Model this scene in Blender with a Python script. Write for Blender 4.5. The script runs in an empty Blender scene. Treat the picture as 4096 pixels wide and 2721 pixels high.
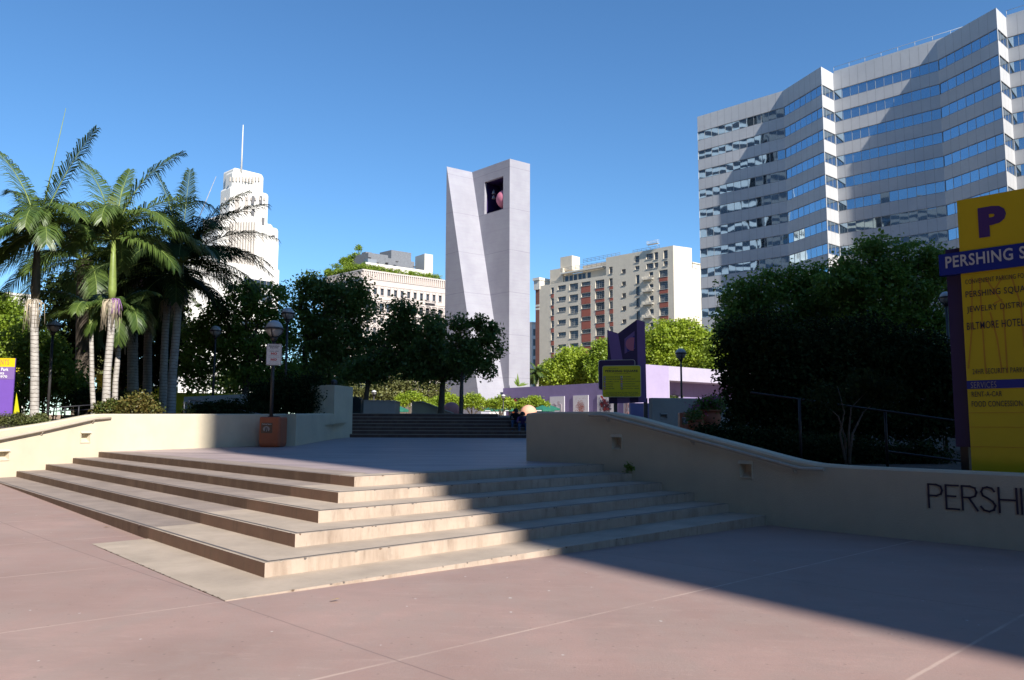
import bpy, math, random
import numpy as np
from mathutils import Vector, Matrix, noise

# ---------------------------------------------------------------- camera, world, sun, exposure
SC = bpy.context.scene
COL = SC.collection
EYE = 0.8                       # eye height above the terrace at the top of the front steps (z = 0)
F = 3212.14; PITCH = math.radians(6.1013); ROLL = math.radians(0.2033)
CX, CY = 2048.0, 1360.5
cp, sp, cr, sr = math.cos(PITCH), math.sin(PITCH), math.cos(ROLL), math.sin(ROLL)
R0 = Vector((1, 0, 0)); U0 = Vector((0, -sp, cp)); FW = Vector((0, cp, sp))
RX = R0 * cr + U0 * sr; UP = -R0 * sr + U0 * cr
cam = bpy.data.cameras.new('camera'); cam_o = bpy.data.objects.new('camera', cam); COL.objects.link(cam_o)
cam.sensor_width = 36.0; cam.lens = F / 4096 * 36.0; cam.clip_end = 6000; cam.clip_start = 0.05
m = Matrix((RX, UP, -FW)).transposed().to_4x4(); m.translation = Vector((0, 0, EYE)); cam_o.matrix_world = m
SC.camera = cam_o

SUN_AZ, SUN_EL = math.radians(33.4), math.radians(35.0)
SUN = Vector((math.sin(SUN_AZ) * math.cos(SUN_EL), -math.cos(SUN_AZ) * math.cos(SUN_EL), math.sin(SUN_EL)))
world = bpy.data.worlds.new('World'); SC.world = world; world.use_nodes = True
wn = world.node_tree; bg = wn.nodes['Background']
sky = wn.nodes.new('ShaderNodeTexSky'); sky.sky_type = 'NISHITA'; sky.sun_disc = False
sky.sun_elevation = SUN_EL; sky.sun_rotation = math.pi - SUN_AZ
sky.altitude = 100; sky.air_density = 1.0; sky.dust_density = 0.0; sky.ozone_density = 4.0
hs = wn.nodes.new('ShaderNodeHueSaturation'); hs.inputs['Saturation'].default_value = 1.08; wn.links.new(sky.outputs[0], hs.inputs['Color']); tn = wn.nodes.new('ShaderNodeMix'); tn.data_type = 'RGBA'; tn.blend_type = 'MULTIPLY'; tn.inputs[0].default_value = 1; tn.inputs[7].default_value = (.84, 1.05, 1.15, 1); wn.links.new(hs.outputs[0], tn.inputs[6]); wn.links.new(tn.outputs[2], bg.inputs[0]); bg.inputs[1].default_value = 0.092
sl = bpy.data.lights.new('sun', 'SUN'); sl.energy = 5.0; sl.angle = math.radians(0.53); sl.color = (1.0, 0.955, 0.88)
so = bpy.data.objects.new('sun', sl); COL.objects.link(so); so.rotation_euler = SUN.to_track_quat('Z', 'Y').to_euler()
so.location = (60, -90, 120)
SC.view_settings.view_transform = 'Standard'; SC.view_settings.look = 'None'
SC.view_settings.exposure = 0.68; SC.view_settings.gamma = 1.0
SC.cycles.max_bounces = 6; SC.cycles.diffuse_bounces = 3; SC.cycles.glossy_bounces = 3; SC.cycles.transparent_max_bounces = 6
SC.cycles.caustics_reflective = False; SC.cycles.caustics_refractive = False

# ---------------------------------------------------------------- helpers
rnd = random.Random(7)
S = 4096 / 2360.0
def ray(x, y):                       # x, y measured in the photograph on a 2360-wide grid
    x = x * S - CX; y = y * S - CY
    X = cr * x + sr * y; Y = -sr * x + cr * y; v = -Y
    return Vector((X, F * cp - v * sp, F * sp + v * cp))
def at(x, y, Y):                     # the point seen there at Y metres in front
    r = ray(x, y); return Vector((0, 0, EYE)) + r * (Y / r.y)
def onz(x, y, z):
    r = ray(x, y); return Vector((0, 0, EYE)) + r * ((z - EYE) / r.z)
def onpl(x, y, P, n):                # on the vertical plane through P with horizontal normal n
    r = ray(x, y); o = Vector((0, 0, EYE)); n = Vector((n[0], n[1], 0)); P = Vector((P[0], P[1], 0))
    return o + r * ((P - o).dot(n) / r.dot(n))
def V(*a): return Vector(a)
def v2(d, z=0.0): return Vector((d[0], d[1], z))

BASE = {}
def root_of(o):
    while o.parent: o = o.parent
    return o
class MB:
    def __init__(s): s.v = []; s.f = []; s.m = []; s.smooth = []
    def add(s, vs, fs, mi=0, sm=False):
        n = len(s.v); s.v += [tuple(p) for p in vs]
        for f in fs: s.f.append(tuple(n + i for i in f)); s.m.append(mi); s.smooth.append(sm)
        return s
    def quad(s, a, b, c, d, mi=0): return s.add([a, b, c, d], [(0, 1, 2, 3)], mi)
    def box(s, o, ax, ay, az, mi=0):     # corner o and three edge vectors
        o, ax, ay, az = map(Vector, (o, ax, ay, az))
        p = [o, o + ax, o + ax + ay, o + ay]; q = [i + az for i in p]
        return s.add(p + q, [(3, 2, 1, 0), (4, 5, 6, 7), (0, 1, 5, 4), (1, 2, 6, 5), (2, 3, 7, 6), (3, 0, 4, 7)], mi)
    def cbox(s, c, sx, sy, sz, rot=0.0, mi=0):   # centre of the bottom
        a = Vector((math.cos(rot), math.sin(rot), 0)) * sx; b = Vector((-math.sin(rot), math.cos(rot), 0)) * sy
        return s.box(Vector(c) - a / 2 - b / 2, a, b, (0, 0, sz), mi)
    def prism(s, poly, z0, z1, mi=0):
        n = len(poly); f0 = z0 if callable(z0) else (lambda p: z0); f1 = z1 if callable(z1) else (lambda p: z1)
        vs = [(p[0], p[1], f0(p)) for p in poly] + [(p[0], p[1], f1(p)) for p in poly]
        fs = [tuple(range(n - 1, -1, -1)), tuple(range(n, 2 * n))] + [(i, (i + 1) % n, n + (i + 1) % n, n + i) for i in range(n)]
        return s.add(vs, fs, mi)
    def tube(s, pts, r, seg=8, mi=0, cap=True, sm=True):
        pts = [Vector(p) for p in pts]; rs = r if isinstance(r, (list, tuple)) else [r] * len(pts)
        n0 = len(s.v); prev = None
        for i, p in enumerate(pts):
            d = (pts[min(i + 1, len(pts) - 1)] - pts[max(i - 1, 0)]).normalized()
            if prev is None:
                a = d.cross(Vector((0, 0, 1)) if abs(d.z) < .95 else Vector((1, 0, 0))).normalized()
            else: a = (prev - d * prev.dot(d)).normalized()
            prev = a; b = d.cross(a)
            for k in range(seg):
                t = 2 * math.pi * k / seg; s.v.append(tuple(p + (a * math.cos(t) + b * math.sin(t)) * rs[i]))
        for i in range(len(pts) - 1):
            for k in range(seg):
                k2 = (k + 1) % seg; q = n0 + i * seg
                s.f.append((q + k, q + k2, q + seg + k2, q + seg + k)); s.m.append(mi); s.smooth.append(sm)
        if cap:
            s.f.append(tuple(n0 + k for k in range(seg - 1, -1, -1))); s.m.append(mi); s.smooth.append(False)
            q = n0 + (len(pts) - 1) * seg; s.f.append(tuple(q + k for k in range(seg))); s.m.append(mi); s.smooth.append(False)
        return s
    def lathe(s, c, prof, seg=24, mi=0, sm=True, squash=None):      # prof: list of (r, z)
        c = Vector(c); n0 = len(s.v)
        for r, z in prof:
            for k in range(seg):
                t = 2 * math.pi * k / seg; s.v.append((c.x + r * math.cos(t), c.y + r * math.sin(t), c.z + z))
        for i in range(len(prof) - 1):
            for k in range(seg):
                k2 = (k + 1) % seg; q = n0 + i * seg
                s.f.append((q + k, q + k2, q + seg + k2, q + seg + k)); s.m.append(mi); s.smooth.append(sm)
        if prof[0][0] > 1e-4: s.f.append(tuple(n0 + k for k in range(seg - 1, -1, -1))); s.m.append(mi); s.smooth.append(False)
        if prof[-1][0] > 1e-4:
            q = n0 + (len(prof) - 1) * seg; s.f.append(tuple(q + k for k in range(seg))); s.m.append(mi); s.smooth.append(False)
        return s
    def ball(s, c, r, seg=24, rings=14, mi=0, a0=-90, a1=90):
        pr = []
        for i in range(rings + 1):
            t = math.radians(a0 + (a1 - a0) * i / rings); pr.append((max(r * math.cos(t), 1e-5), r * math.sin(t)))
        return s.lathe(c, pr, seg, mi)
    def build(s, name, mats, parent=None):
        me = bpy.data.meshes.new(name); b = Vector((0, 0, 0))
        if parent is not None: b = BASE[root_of(parent).name]
        va = np.array(s.v, dtype=np.float32).reshape(-1, 3) - np.array(b, dtype=np.float32)
        if parent is None and len(va):
            o3 = Vector((float(va[:, 0].mean()), float(va[:, 1].mean()), float(va[:, 2].min()))); va = va - np.array(o3, dtype=np.float32)
        me.from_pydata(va.tolist(), [], s.f)
        if not isinstance(mats, (list, tuple)): mats = [mats]
        for mm in mats: me.materials.append(mm)
        if len(mats) > 1: me.polygons.foreach_set('material_index', s.m)
        me.polygons.foreach_set('use_smooth', s.smooth); me.update()
        o = bpy.data.objects.new(name, me); COL.objects.link(o)
        if parent is not None: o.parent = parent
        else: o.location = o3; BASE[o.name] = Vector((0, 0, 0))
        return o
def tag(o, label=None, cat=None, group=None, kind=None):
    if label: o['label'] = label
    if cat: o['category'] = cat
    if group: o['group'] = group
    if kind: o['kind'] = kind
    return o
def thing(name, label, cat, loc=(0, 0, 0), group=None):
    o = bpy.data.objects.new(name, None); COL.objects.link(o); o.location = loc; o.empty_display_size = .2
    BASE[o.name] = Vector(loc); return tag(o, label, cat, group)
def copy_thing(root, loc, label, rz=0.0, scale=1.0, group=None):
    c = root.copy(); COL.objects.link(c); c.location = loc; c.rotation_euler = (0, 0, rz); c.scale = (scale,) * 3
    c['label'] = label
    if group: c['group'] = group
    for ch in list(root.children):
        d = ch.copy(); COL.objects.link(d); d.parent = c
        for g in list(ch.children):
            e = g.copy(); COL.objects.link(e); e.parent = d
    return c

# ---------------------------------------------------------------- materials
def new_mat(name):
    mt = bpy.data.materials.new(name); mt.use_nodes = True
    return mt, mt.node_tree, mt.node_tree.nodes['Principled BSDF']
def N(t, kind, **kw):
    n = t.nodes.new(kind)
    for k, v in kw.items(): setattr(n, k, v)
    return n
def mix_col(t, fac, a, b, mode='MIX'):
    n = N(t, 'ShaderNodeMix', data_type='RGBA', blend_type=mode)
    for i, x in ((0, fac), (6, a), (7, b)):
        if hasattr(x, 'is_linked') or isinstance(x, bpy.types.NodeSocket): t.links.new(x, n.inputs[i])
        elif i == 0: n.inputs[0].default_value = x
        else: n.inputs[i].default_value = (*x, 1) if len(x) == 3 else x
    return n.outputs[2]
def math_n(t, op, a, b=None, c=None):
    n = N(t, 'ShaderNodeMath', operation=op)
    for i, x in enumerate((a, b, c)):
        if x is None: continue
        if isinstance(x, bpy.types.NodeSocket): t.links.new(x, n.inputs[i])
        else: n.inputs[i].default_value = x
    return n.outputs[0]
def noise_n(t, scale, detail=4, rough=.6, vec=None, sc=(1, 1, 1)):
    tc = N(t, 'ShaderNodeNewGeometry').outputs['Position'] if vec is None else vec
    mp = N(t, 'ShaderNodeMapping'); mp.inputs['Scale'].default_value = sc; t.links.new(tc, mp.inputs[0])
    n = N(t, 'ShaderNodeTexNoise'); n.inputs['Scale'].default_value = scale; n.inputs['Detail'].default_value = detail
    n.inputs['Roughness'].default_value = rough; t.links.new(mp.outputs[0], n.inputs['Vector'])
    return n.outputs['Fac']
def ramp(t, fac, a, b, ca=(0, 0, 0), cb=(1, 1, 1)):
    n = N(t, 'ShaderNodeValToRGB'); e = n.color_ramp.elements
    e[0].position = a; e[1].position = b; e[0].color = (*ca, 1); e[1].color = (*cb, 1)
    t.links.new(fac, n.inputs[0]); return n.outputs[0]
def mat(name, col, rough=.8, var=.12, scale=3.0, bump=0.0, bscale=40.0, metal=0.0, spec=.5, sc=(1, 1, 1), streak=0.0):
    mt, t, p = new_mat(name)
    c1 = tuple(max(0, x * (1 - var)) for x in col); c2 = tuple(min(1, x * (1 + var)) for x in col)
    out = mix_col(t, ramp(t, noise_n(t, scale, 5, .65, sc=sc), .3, .7), c1, c2)
    if streak:
        st = ramp(t, noise_n(t, 1.2, 4, .7, sc=(2.2, 2.2, .25)), .45, .8)
        out = mix_col(t, math_n(t, 'MULTIPLY', st, streak), out, tuple(x * .45 for x in col))
    t.links.new(out, p.inputs['Base Color'])
    p.inputs['Roughness'].default_value = rough; p.inputs['Metallic'].default_value = metal
    p.inputs['Specular IOR Level'].default_value = spec
    if bump:
        b = N(t, 'ShaderNodeBump'); b.inputs['Strength'].default_value = bump; b.inputs['Distance'].default_value = .02
        t.links.new(noise_n(t, bscale, 4, .7), b.inputs['Height']); t.links.new(b.outputs[0], p.inputs['Normal'])
    return mt
def leaf_mat(name, c1, c2, trans=.35, rough=.5):
    mt, t, p = new_mat(name)
    g = N(t, 'ShaderNodeNewGeometry')
    r = g.outputs['Random Per Island']
    nz = ramp(t, noise_n(t, .8, 2, .5), .35, .65)
    f = math_n(t, 'ADD', math_n(t, 'MULTIPLY', r, .55), math_n(t, 'MULTIPLY', nz, .45))
    c = mix_col(t, f, c1, c2); t.links.new(c, p.inputs['Base Color']); p.inputs['Roughness'].default_value = rough; p.inputs['Specular IOR Level'].default_value = .5 if rough < .6 else .12
    tr = N(t, 'ShaderNodeBsdfTranslucent'); t.links.new(mix_col(t, .5, c, tuple(min(1, x * 1.3) for x in c2)), tr.inputs[0])
    mx = N(t, 'ShaderNodeMixShader'); mx.inputs[0].default_value = trans
    t.links.new(p.outputs[0], mx.inputs[1]); t.links.new(tr.outputs[0], mx.inputs[2])
    t.links.new(mx.outputs[0], t.nodes['Material Output'].inputs[0]); return mt
def glass_mat(name, col, rough=.04, warp=.05, wscale=.5, metal=.75):
    mt, t, p = new_mat(name)
    p.inputs['Base Color'].default_value = (*col, 1); p.inputs['Roughness'].default_value = rough; p.inputs['Metallic'].default_value = metal
    if warp:
        b = N(t, 'ShaderNodeBump'); b.inputs['Strength'].default_value = 1; b.inputs['Distance'].default_value = warp
        t.links.new(noise_n(t, wscale, 1.5, .4), b.inputs['Height']); t.links.new(b.outputs[0], p.inputs['Normal'])
    return mt

Q = Vector((.7055, .7087, 0)); P = Vector((.684, -.7295, 0)); PW = P        # street grid: Q right-and-away, P right-and-nearer
C1 = Vector((-2.53, 7.31, 0))
def ground_mat():
    mt, t, p = new_mat('tinted_concrete')
    pos = N(t, 'ShaderNodeNewGeometry').outputs['Position']
    base = mix_col(t, ramp(t, noise_n(t, .55, 6, .6), .3, .72), (.285, .188, .158), (.43, .282, .242))
    base = mix_col(t, ramp(t, noise_n(t, 2.2, 6, .7, sc=(1, .5, 1)), .42, .75), base, (.33, .25, .215)); base = mix_col(t, math_n(t, 'MULTIPLY', ramp(t, noise_n(t, .9, 6, .75, sc=(.6, 1.6, 1)), .5, .7), .55), base, (.27, .19, .165)); base = mix_col(t, math_n(t, 'MULTIPLY', ramp(t, noise_n(t, 5.5, 5, .8, sc=(.35, 1.3, 1)), .56, .72), .5), base, (.47, .33, .28))
    base = mix_col(t, math_n(t, 'MULTIPLY', ramp(t, noise_n(t, 60, 3, .7), .35, .65), .35), base, (.30, .22, .20))
    # pale blotches and gum spots
    vo = N(t, 'ShaderNodeTexVoronoi', voronoi_dimensions='2D'); vo.inputs['Scale'].default_value = 2.3; t.links.new(pos, vo.inputs['Vector'])
    warp = math_n(t, 'ADD', vo.outputs['Distance'], math_n(t, 'MULTIPLY', noise_n(t, 30, 4, .7), .09))
    spot = ramp(t, math_n(t, 'ADD', warp, math_n(t, 'MULTIPLY', noise_n(t, .7, 2, .5), .09)), .085, .115, (1, 1, 1), (0, 0, 0))
    sepc = N(t, 'ShaderNodeSeparateColor'); t.links.new(vo.outputs['Color'], sepc.inputs[0])
    pick = math_n(t, 'GREATER_THAN', sepc.outputs[0], .82)
    base = mix_col(t, math_n(t, 'MULTIPLY', math_n(t, 'MULTIPLY', spot, pick), .9), base, (.72, .70, .66))
    vd = N(t, 'ShaderNodeTexVoronoi', voronoi_dimensions='2D'); vd.inputs['Scale'].default_value = 5.5; t.links.new(pos, vd.inputs['Vector'])
    sd = ramp(t, vd.outputs['Distance'], .04, .07, (1, 1, 1), (0, 0, 0)); sp2 = N(t, 'ShaderNodeSeparateColor'); t.links.new(vd.outputs['Color'], sp2.inputs[0])
    base = mix_col(t, math_n(t, 'MULTIPLY', math_n(t, 'MULTIPLY', sd, math_n(t, 'GREATER_THAN', sp2.outputs[1], .75)), .5), base, (.12, .09, .08))
    # scored joints along the street grid
    cells = []
    def dist(dx, dy, per, off):
        d = N(t, 'ShaderNodeVectorMath', operation='DOT_PRODUCT'); t.links.new(pos, d.inputs[0]); d.inputs[1].default_value = (dx, dy, 0)
        v = math_n(t, 'ADD', d.outputs['Value'], math_n(t, 'MULTIPLY', noise_n(t, 6, 2, .5), .01))
        v = math_n(t, 'ADD', v, -off)
        cells.append(math_n(t, 'FLOOR', math_n(t, 'DIVIDE', v, per)))
        return math_n(t, 'PINGPONG', v, per / 2.0)
    nu = Vector((-Q.y, Q.x, 0)); l1 = ramp(t, dist(nu.x, nu.y, 2.5, nu.dot(C1)), .008, .02, (1, 1, 1), (0, 0, 0))
    l2 = ramp(t, dist(Q.x, Q.y, 5.0, Q.dot(C1)), .004, .012, (1, 1, 1), (0, 0, 0))
    cv = N(t, 'ShaderNodeCombineXYZ'); t.links.new(cells[0], cv.inputs[0]); t.links.new(cells[1], cv.inputs[1])
    wnz = N(t, 'ShaderNodeTexWhiteNoise'); wnz.noise_dimensions = '3D'; t.links.new(cv.outputs[0], wnz.inputs['Vector'])
    base = mix_col(t, math_n(t, 'MULTIPLY', wnz.outputs['Value'], .30), base, (.30, .192, .165))
    base = mix_col(t, math_n(t, 'MULTIPLY', ramp(t, noise_n(t, .35, 5, .7), .5, .68), .45), base, (.34, .222, .192))
    base = mix_col(t, math_n(t, 'MULTIPLY', math_n(t, 'MULTIPLY', l1, ramp(t, noise_n(t, 1.3, 4, .7), .3, .6)), .6), base, (.56, .42, .35))
    base = mix_col(t, math_n(t, 'MULTIPLY', l2, .55), base, (.16, .11, .10))
    t.links.new(base, p.inputs['Base Color']); p.inputs['Roughness'].default_value = .7; p.inputs['Specular IOR Level'].default_value = .35
    b = N(t, 'ShaderNodeBump'); b.inputs['Strength'].default_value = .35; b.inputs['Distance'].default_value = .01
    t.links.new(noise_n(t, 35, 5, .7), b.inputs['Height']); t.links.new(b.outputs[0], p.inputs['Normal'])
    return mt
def riser_mat(name, col, stain):
    mt, t, p = new_mat(name)
    base = mix_col(t, ramp(t, noise_n(t, 2.0, 5, .65), .3, .7), tuple(x * .85 for x in col), tuple(x * 1.1 for x in col))
    st = ramp(t, noise_n(t, 3.0, 5, .7, sc=(1, 1, .18)), .48, .72)
    base = mix_col(t, math_n(t, 'MULTIPLY', st, stain), base, (.20, .13, .085))
    st2 = ramp(t, noise_n(t, 11.0, 4, .7, sc=(1, 1, .25)), .55, .8)
    base = mix_col(t, math_n(t, 'MULTIPLY', st2, stain * .8), base, (.10, .07, .055))
    t.links.new(base, p.inputs['Base Color']); p.inputs['Roughness'].default_value = .85
    b = N(t, 'ShaderNodeBump'); b.inputs['Strength'].default_value = .5; b.inputs['Distance'].default_value = .01
    t.links.new(noise_n(t, 60, 4, .7), b.inputs['Height']); t.links.new(b.outputs[0], p.inputs['Normal'])
    return mt
M = {}
M['ground'] = ground_mat()
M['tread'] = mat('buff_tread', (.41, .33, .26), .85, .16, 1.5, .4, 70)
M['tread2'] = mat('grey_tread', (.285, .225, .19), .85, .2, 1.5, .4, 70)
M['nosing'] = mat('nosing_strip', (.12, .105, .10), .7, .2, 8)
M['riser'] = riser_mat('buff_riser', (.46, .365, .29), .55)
M['riser2'] = riser_mat('red_riser', (.145, .088, .058), 1.0); M['riser_r'] = riser_mat('reddish_riser', (.215, .125, .085), .8); M['riser_dk'] = riser_mat('dark_brown_riser', (.11, .06, .045), .7)  # riser_dk: dark brown fronts of the plaza flight
M['terrace'] = mat('terrace_slabs', (.36, .28, .27), .55, .2, .9, .5, 25, sc=(.4, 1.6, 1))
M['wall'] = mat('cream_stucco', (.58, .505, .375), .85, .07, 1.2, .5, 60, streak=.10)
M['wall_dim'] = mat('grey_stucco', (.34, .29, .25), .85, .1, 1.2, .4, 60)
M['rail'] = mat('painted_rail', (.42, .36, .29), .45, .08, 8)
M['dark_metal'] = mat('dark_bronze', (.055, .05, .05), .45, .1, 8, metal=.3)
M['grey_metal'] = mat('grey_steel', (.30, .30, .31), .4, .1, 8, metal=.5)
M['soil'] = mat('soil', (.05, .036, .026), .95, .3, 4, .8, 20)
M['asphalt'] = mat('street_asphalt', (.06, .06, .062), .9, .2, .5)
M['plaza'] = mat('plaza_paving', (.36, .27, .22), .8, .12, .6)
M['orange'] = mat('orange_plastic', (.36, .10, .045), .55, .1, 5)
M['orange_dk'] = mat('orange_shadow_gap', (.16, .045, .02), .6, .1, 5)
M['black'] = mat('black_paint', (.015, .014, .02), .5, .1, 5)
M['white'] = mat('white_paint', (.78, .78, .77), .6, .03, 3)
M['off_white'] = mat('off_white', (.62, .60, .57), .7, .05, 3)
M['red'] = mat('sign_red', (.55, .04, .04), .5, .05, 3)
M['yellow'] = mat('sign_yellow', (.70, .50, .012), .4, .04, 1.5)
M['yellow2'] = mat('rules_yellow', (.72, .68, .02), .45, .03, 2)
M['yellow_wall'] = mat('yellow_stucco', (.70, .60, .03), .8, .06, 1, .3, 50)
M['purple'] = mat('deep_purple', (.075, .03, .16), .45, .06, 2)
M['purple_mid'] = mat('mid_purple', (.20, .12, .33), .5, .08, 2)
M['purple_lit'] = mat('banner_purple', (.17, .08, .40), .5, .06, 2)
M['purple_dark'] = mat('darkest_purple', (.03, .015, .085), .5, .06, 2)
M['blue'] = mat('sign_blue', (.008, .025, .25), .4, .05, 2)
M['orange_line'] = mat('faded_orange', (.60, .30, .02), .5, .05, 3)
M['text_dark'] = mat('sign_text', (.03, .022, .045), .5, .05, 3)
M['violet_wall'] = mat('violet_stucco', (.235, .185, .35), .85, .07, .8, .4, 40, streak=.12)
M['violet_pale'] = mat('lilac_stucco', (.36, .30, .45), .85, .05, .8, .3, 40, streak=.08)
M['violet_pale2'] = mat('pale_lilac_stucco', (.40, .365, .455), .85, .05, .8, .3, 40)
M['peach'] = mat('peach_sphere', (.72, .36, .24), .75, .06, 1.5, .2, 40)
M['rose'] = mat('rose_sphere', (.42, .16, .15), .75, .06, 1.5, .2, 40)
M['pink'] = mat('pink_sphere', (.55, .18, .26), .7, .06, 1.5)
M['terracotta'] = mat('terracotta', (.40, .13, .07), .75, .12, 4, .3, 30)
M['green_fabric'] = mat('green_canvas', (.012, .13, .085), .8, .08, 4)
M['green_metal'] = mat('dark_green_metal', (.012, .02, .018), .5, .1, 4)
M['skin'] = mat('skin', (.30, .17, .11), .55, .06, 6)
M['shirt_black'] = mat('black_shirt', (.02, .02, .024), .8, .1, 6)
M['shirt_purple'] = mat('purple_shirt', (.12, .05, .17), .8, .1, 6)
M['jeans'] = mat('blue_denim', (.05, .08, .16), .85, .1, 6)
M['hair'] = mat('dark_hair', (.02, .014, .01), .6, .1, 10)
M['bark'] = mat('bark', (.11, .085, .065), .9, .3, 6, .8, 20, sc=(1, 1, .3))
M['bark_pale'] = mat('pale_bark', (.42, .37, .30), .9, .2, 6, .6, 20)
M['crownshaft'] = mat('crownshaft_green', (.20, .26, .06), .5, .2, 5)
M['seed'] = mat('seed_strands', (.48, .40, .29), .8, .25, 6)
M['seed_violet'] = mat('violet_flower_strands', (.28, .14, .33), .8, .2, 6)
M['dry'] = mat('dry_thatch', (.30, .23, .13), .9, .25, 5)
def palm_trunk_mat():
    mt, t, p = new_mat('ringed_trunk')
    pos = N(t, 'ShaderNodeNewGeometry').outputs['Position']; sx = N(t, 'ShaderNodeSeparateXYZ'); t.links.new(pos, sx.inputs[0])
    z = math_n(t, 'ADD', math_n(t, 'MULTIPLY', sx.outputs[2], 13.0), math_n(t, 'MULTIPLY', noise_n(t, 4, 3, .6), 1.6))
    ring = ramp(t, math_n(t, 'PINGPONG', z, 1.0), .02, .24)
    c = mix_col(t, ring, (.16, .13, .11), mix_col(t, ramp(t, noise_n(t, 5, 4, .6), .3, .7), (.33, .30, .27), (.50, .46, .42)))
    t.links.new(c, p.inputs['Base Color']); p.inputs['Roughness'].default_value = .85
    b = N(t, 'ShaderNodeBump'); b.inputs['Strength'].default_value = .5; b.inputs['Distance'].default_value = .03
    t.links.new(ring, b.inputs['Height']); t.links.new(b.outputs[0], p.inputs['Normal']); return mt
M['palm_trunk'] = palm_trunk_mat(); M['stem_dark'] = mat('dark_palm_stem', (.10, .085, .05), .7, .3, 7, .4, 20, sc=(1, 1, .3))  # upper stem in dark brown-green, darker than the ringed trunk below
M['leaf_dark'] = leaf_mat('leaf_dark', (.055, .10, .02), (.17, .25, .05), .4)
M['leaf_mid'] = leaf_mat('leaf_mid', (.08, .15, .02), (.23, .33, .05), .45)
M['leaf_bright'] = leaf_mat('leaf_bright', (.13, .21, .02), (.33, .43, .045), .42)
M['leaf_lime'] = leaf_mat('leaf_lime', (.17, .27, .02), (.42, .50, .05), .42)
M['leaf_olive'] = leaf_mat('leaf_olive', (.08, .10, .03), (.22, .22, .07), .3)
M['leaf_red'] = leaf_mat('leaf_red_tinged', (.05, .11, .02), (.22, .15, .04), .3)
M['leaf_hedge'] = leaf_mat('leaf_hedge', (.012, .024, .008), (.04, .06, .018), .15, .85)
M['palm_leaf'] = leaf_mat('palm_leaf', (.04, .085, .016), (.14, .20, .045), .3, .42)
M['palm_leaf_shaded'] = leaf_mat('palm_leaf_shaded', (.014, .03, .008), (.04, .065, .018), .12, .7)  # darkened palm_leaf: the shade on these palms is put into the colour
M['flower'] = mat('pink_flowers', (.42, .08, .25), .7, .3, 9)

# ---------------------------------------------------------------- text
def text_mesh(s, bold=0.0):
    cu = bpy.data.curves.new('tmp', 'FONT'); cu.body = s; cu.size = 1; cu.offset = bold; cu.resolution_u = 3; cu.space_character = 1.08
    o = bpy.data.objects.new('tmp', cu); COL.objects.link(o)
    bpy.context.view_layer.update()
    me = bpy.data.meshes.new_from_object(o.evaluated_get(bpy.context.evaluated_depsgraph_get()))
    vs = [v.co.copy() for v in me.vertices]; fs = [tuple(p.vertices) for p in me.polygons]
    bpy.data.objects.remove(o); bpy.data.curves.remove(cu); bpy.data.meshes.remove(me)
    return vs, fs
def text(parent, s, o, dx, dz, w, h, material, bold=0.0, name='lettering', off=.004, n=None):
    """s fitted into a w x h box whose lower left corner is o."""
    vs, fs = text_mesh(s, bold); mb = MB()
    x0 = min(v.x for v in vs); x1 = max(v.x for v in vs); y0 = min(v.y for v in vs); y1 = max(v.y for v in vs)
    dx = Vector(dx); dz = Vector(dz); nn = (dx.cross(dz)).normalized() if n is None else n
    mb.add([Vector(o) + dx * ((v.x - x0) / (x1 - x0) * w) + dz * ((v.y - y0) / (y1 - y0) * h) + nn * off for v in vs], fs)
    return mb.build(name, material, parent)

# ================================================================ SETTING
VL = Vector((-.657, .754, 0)); NU = Vector((-Q.y, Q.x, 0))
def ground_z(x, y):
    t = (x - C1.x) * VL.x + (y - C1.y) * VL.y
    return -.752 - .0123 * (x - C1.x) - .0107 * (y - C1.y) + .165 * min(1.6, max(0, (t - 4.4) / 13.2)) - .03 * max(0, (-y - 10)) / 20
def terr_z(x, y): return .027 * max(0.0, y - 23.7)
def onterr(x, y):
    z = 0
    for _ in range(30): p = onz(x, y, z); z = .5 * z + .5 * terr_z(p.x, min(p.y, 60))
    return onz(x, y, z)
mb = MB(); nx, ny = 60, 50
xs = [-45 + 90 * i / nx for i in range(nx + 1)]; ys = [-30 + 62 * i / ny for i in range(ny + 1)]
mb.add([(x, y, ground_z(x, y) if (x > -30 and y < 30) else ground_z(x, y)) for y in ys for x in xs],
       [(j * (nx + 1) + i, j * (nx + 1) + i + 1, (j + 1) * (nx + 1) + i + 1, (j + 1) * (nx + 1) + i) for j in range(ny) for i in range(nx)], 0, True)
tag(mb.build('sidewalk', M['ground']), kind='structure')
mb = MB(); mb.quad((-3000, -3000, -1.9), (3000, -3000, -1.9), (3000, 3000, -1.9), (-3000, 3000, -1.9))
tag(mb.build('ground', M['asphalt']), kind='structure')

# ---- front steps
A_ = {6: (-2.44, 12.63), 5: (-2.46, 11.57), 4: (-2.48, 10.5), 3: (-2.49, 9.44), 2: (-2.51, 8.38), 1: (-2.53, 7.31)}
RT = {6: (1.94, 17.04), 5: (2.47, 16.52), 4: (2.95, 15.96), 3: (3.47, 15.43), 2: (3.95, 14.86), 1: (4.47, 14.34)}
LF = {6: (-12.05, 23.64), 5: (-12.47, 23.04), 4: (-12.91, 22.46), 3: (-13.28, 21.78), 2: (-13.75, 21.2)}
C_ = {k: V(*p, 0) for k, p in A_.items()}; R_ = {k: V(*p, 0) + Q * .12 for k, p in RT.items()}; L_ = {k: V(*p, 0) + VL * .15 for k, p in LF.items()}
PE = V(-5.41, 10.72, 0)
J_ = {k: C_[k] + VL * (NU.dot(PE - C_[k]) / NU.dot(VL)) for k in C_}
steps = thing('entrance_steps', 'wide buff and reddish concrete steps turning a corner up to the plaza', 'steps', (-2.5, 8, -.75))
INS = Vector((-.02, 1.06, 0)).normalized()
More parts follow.
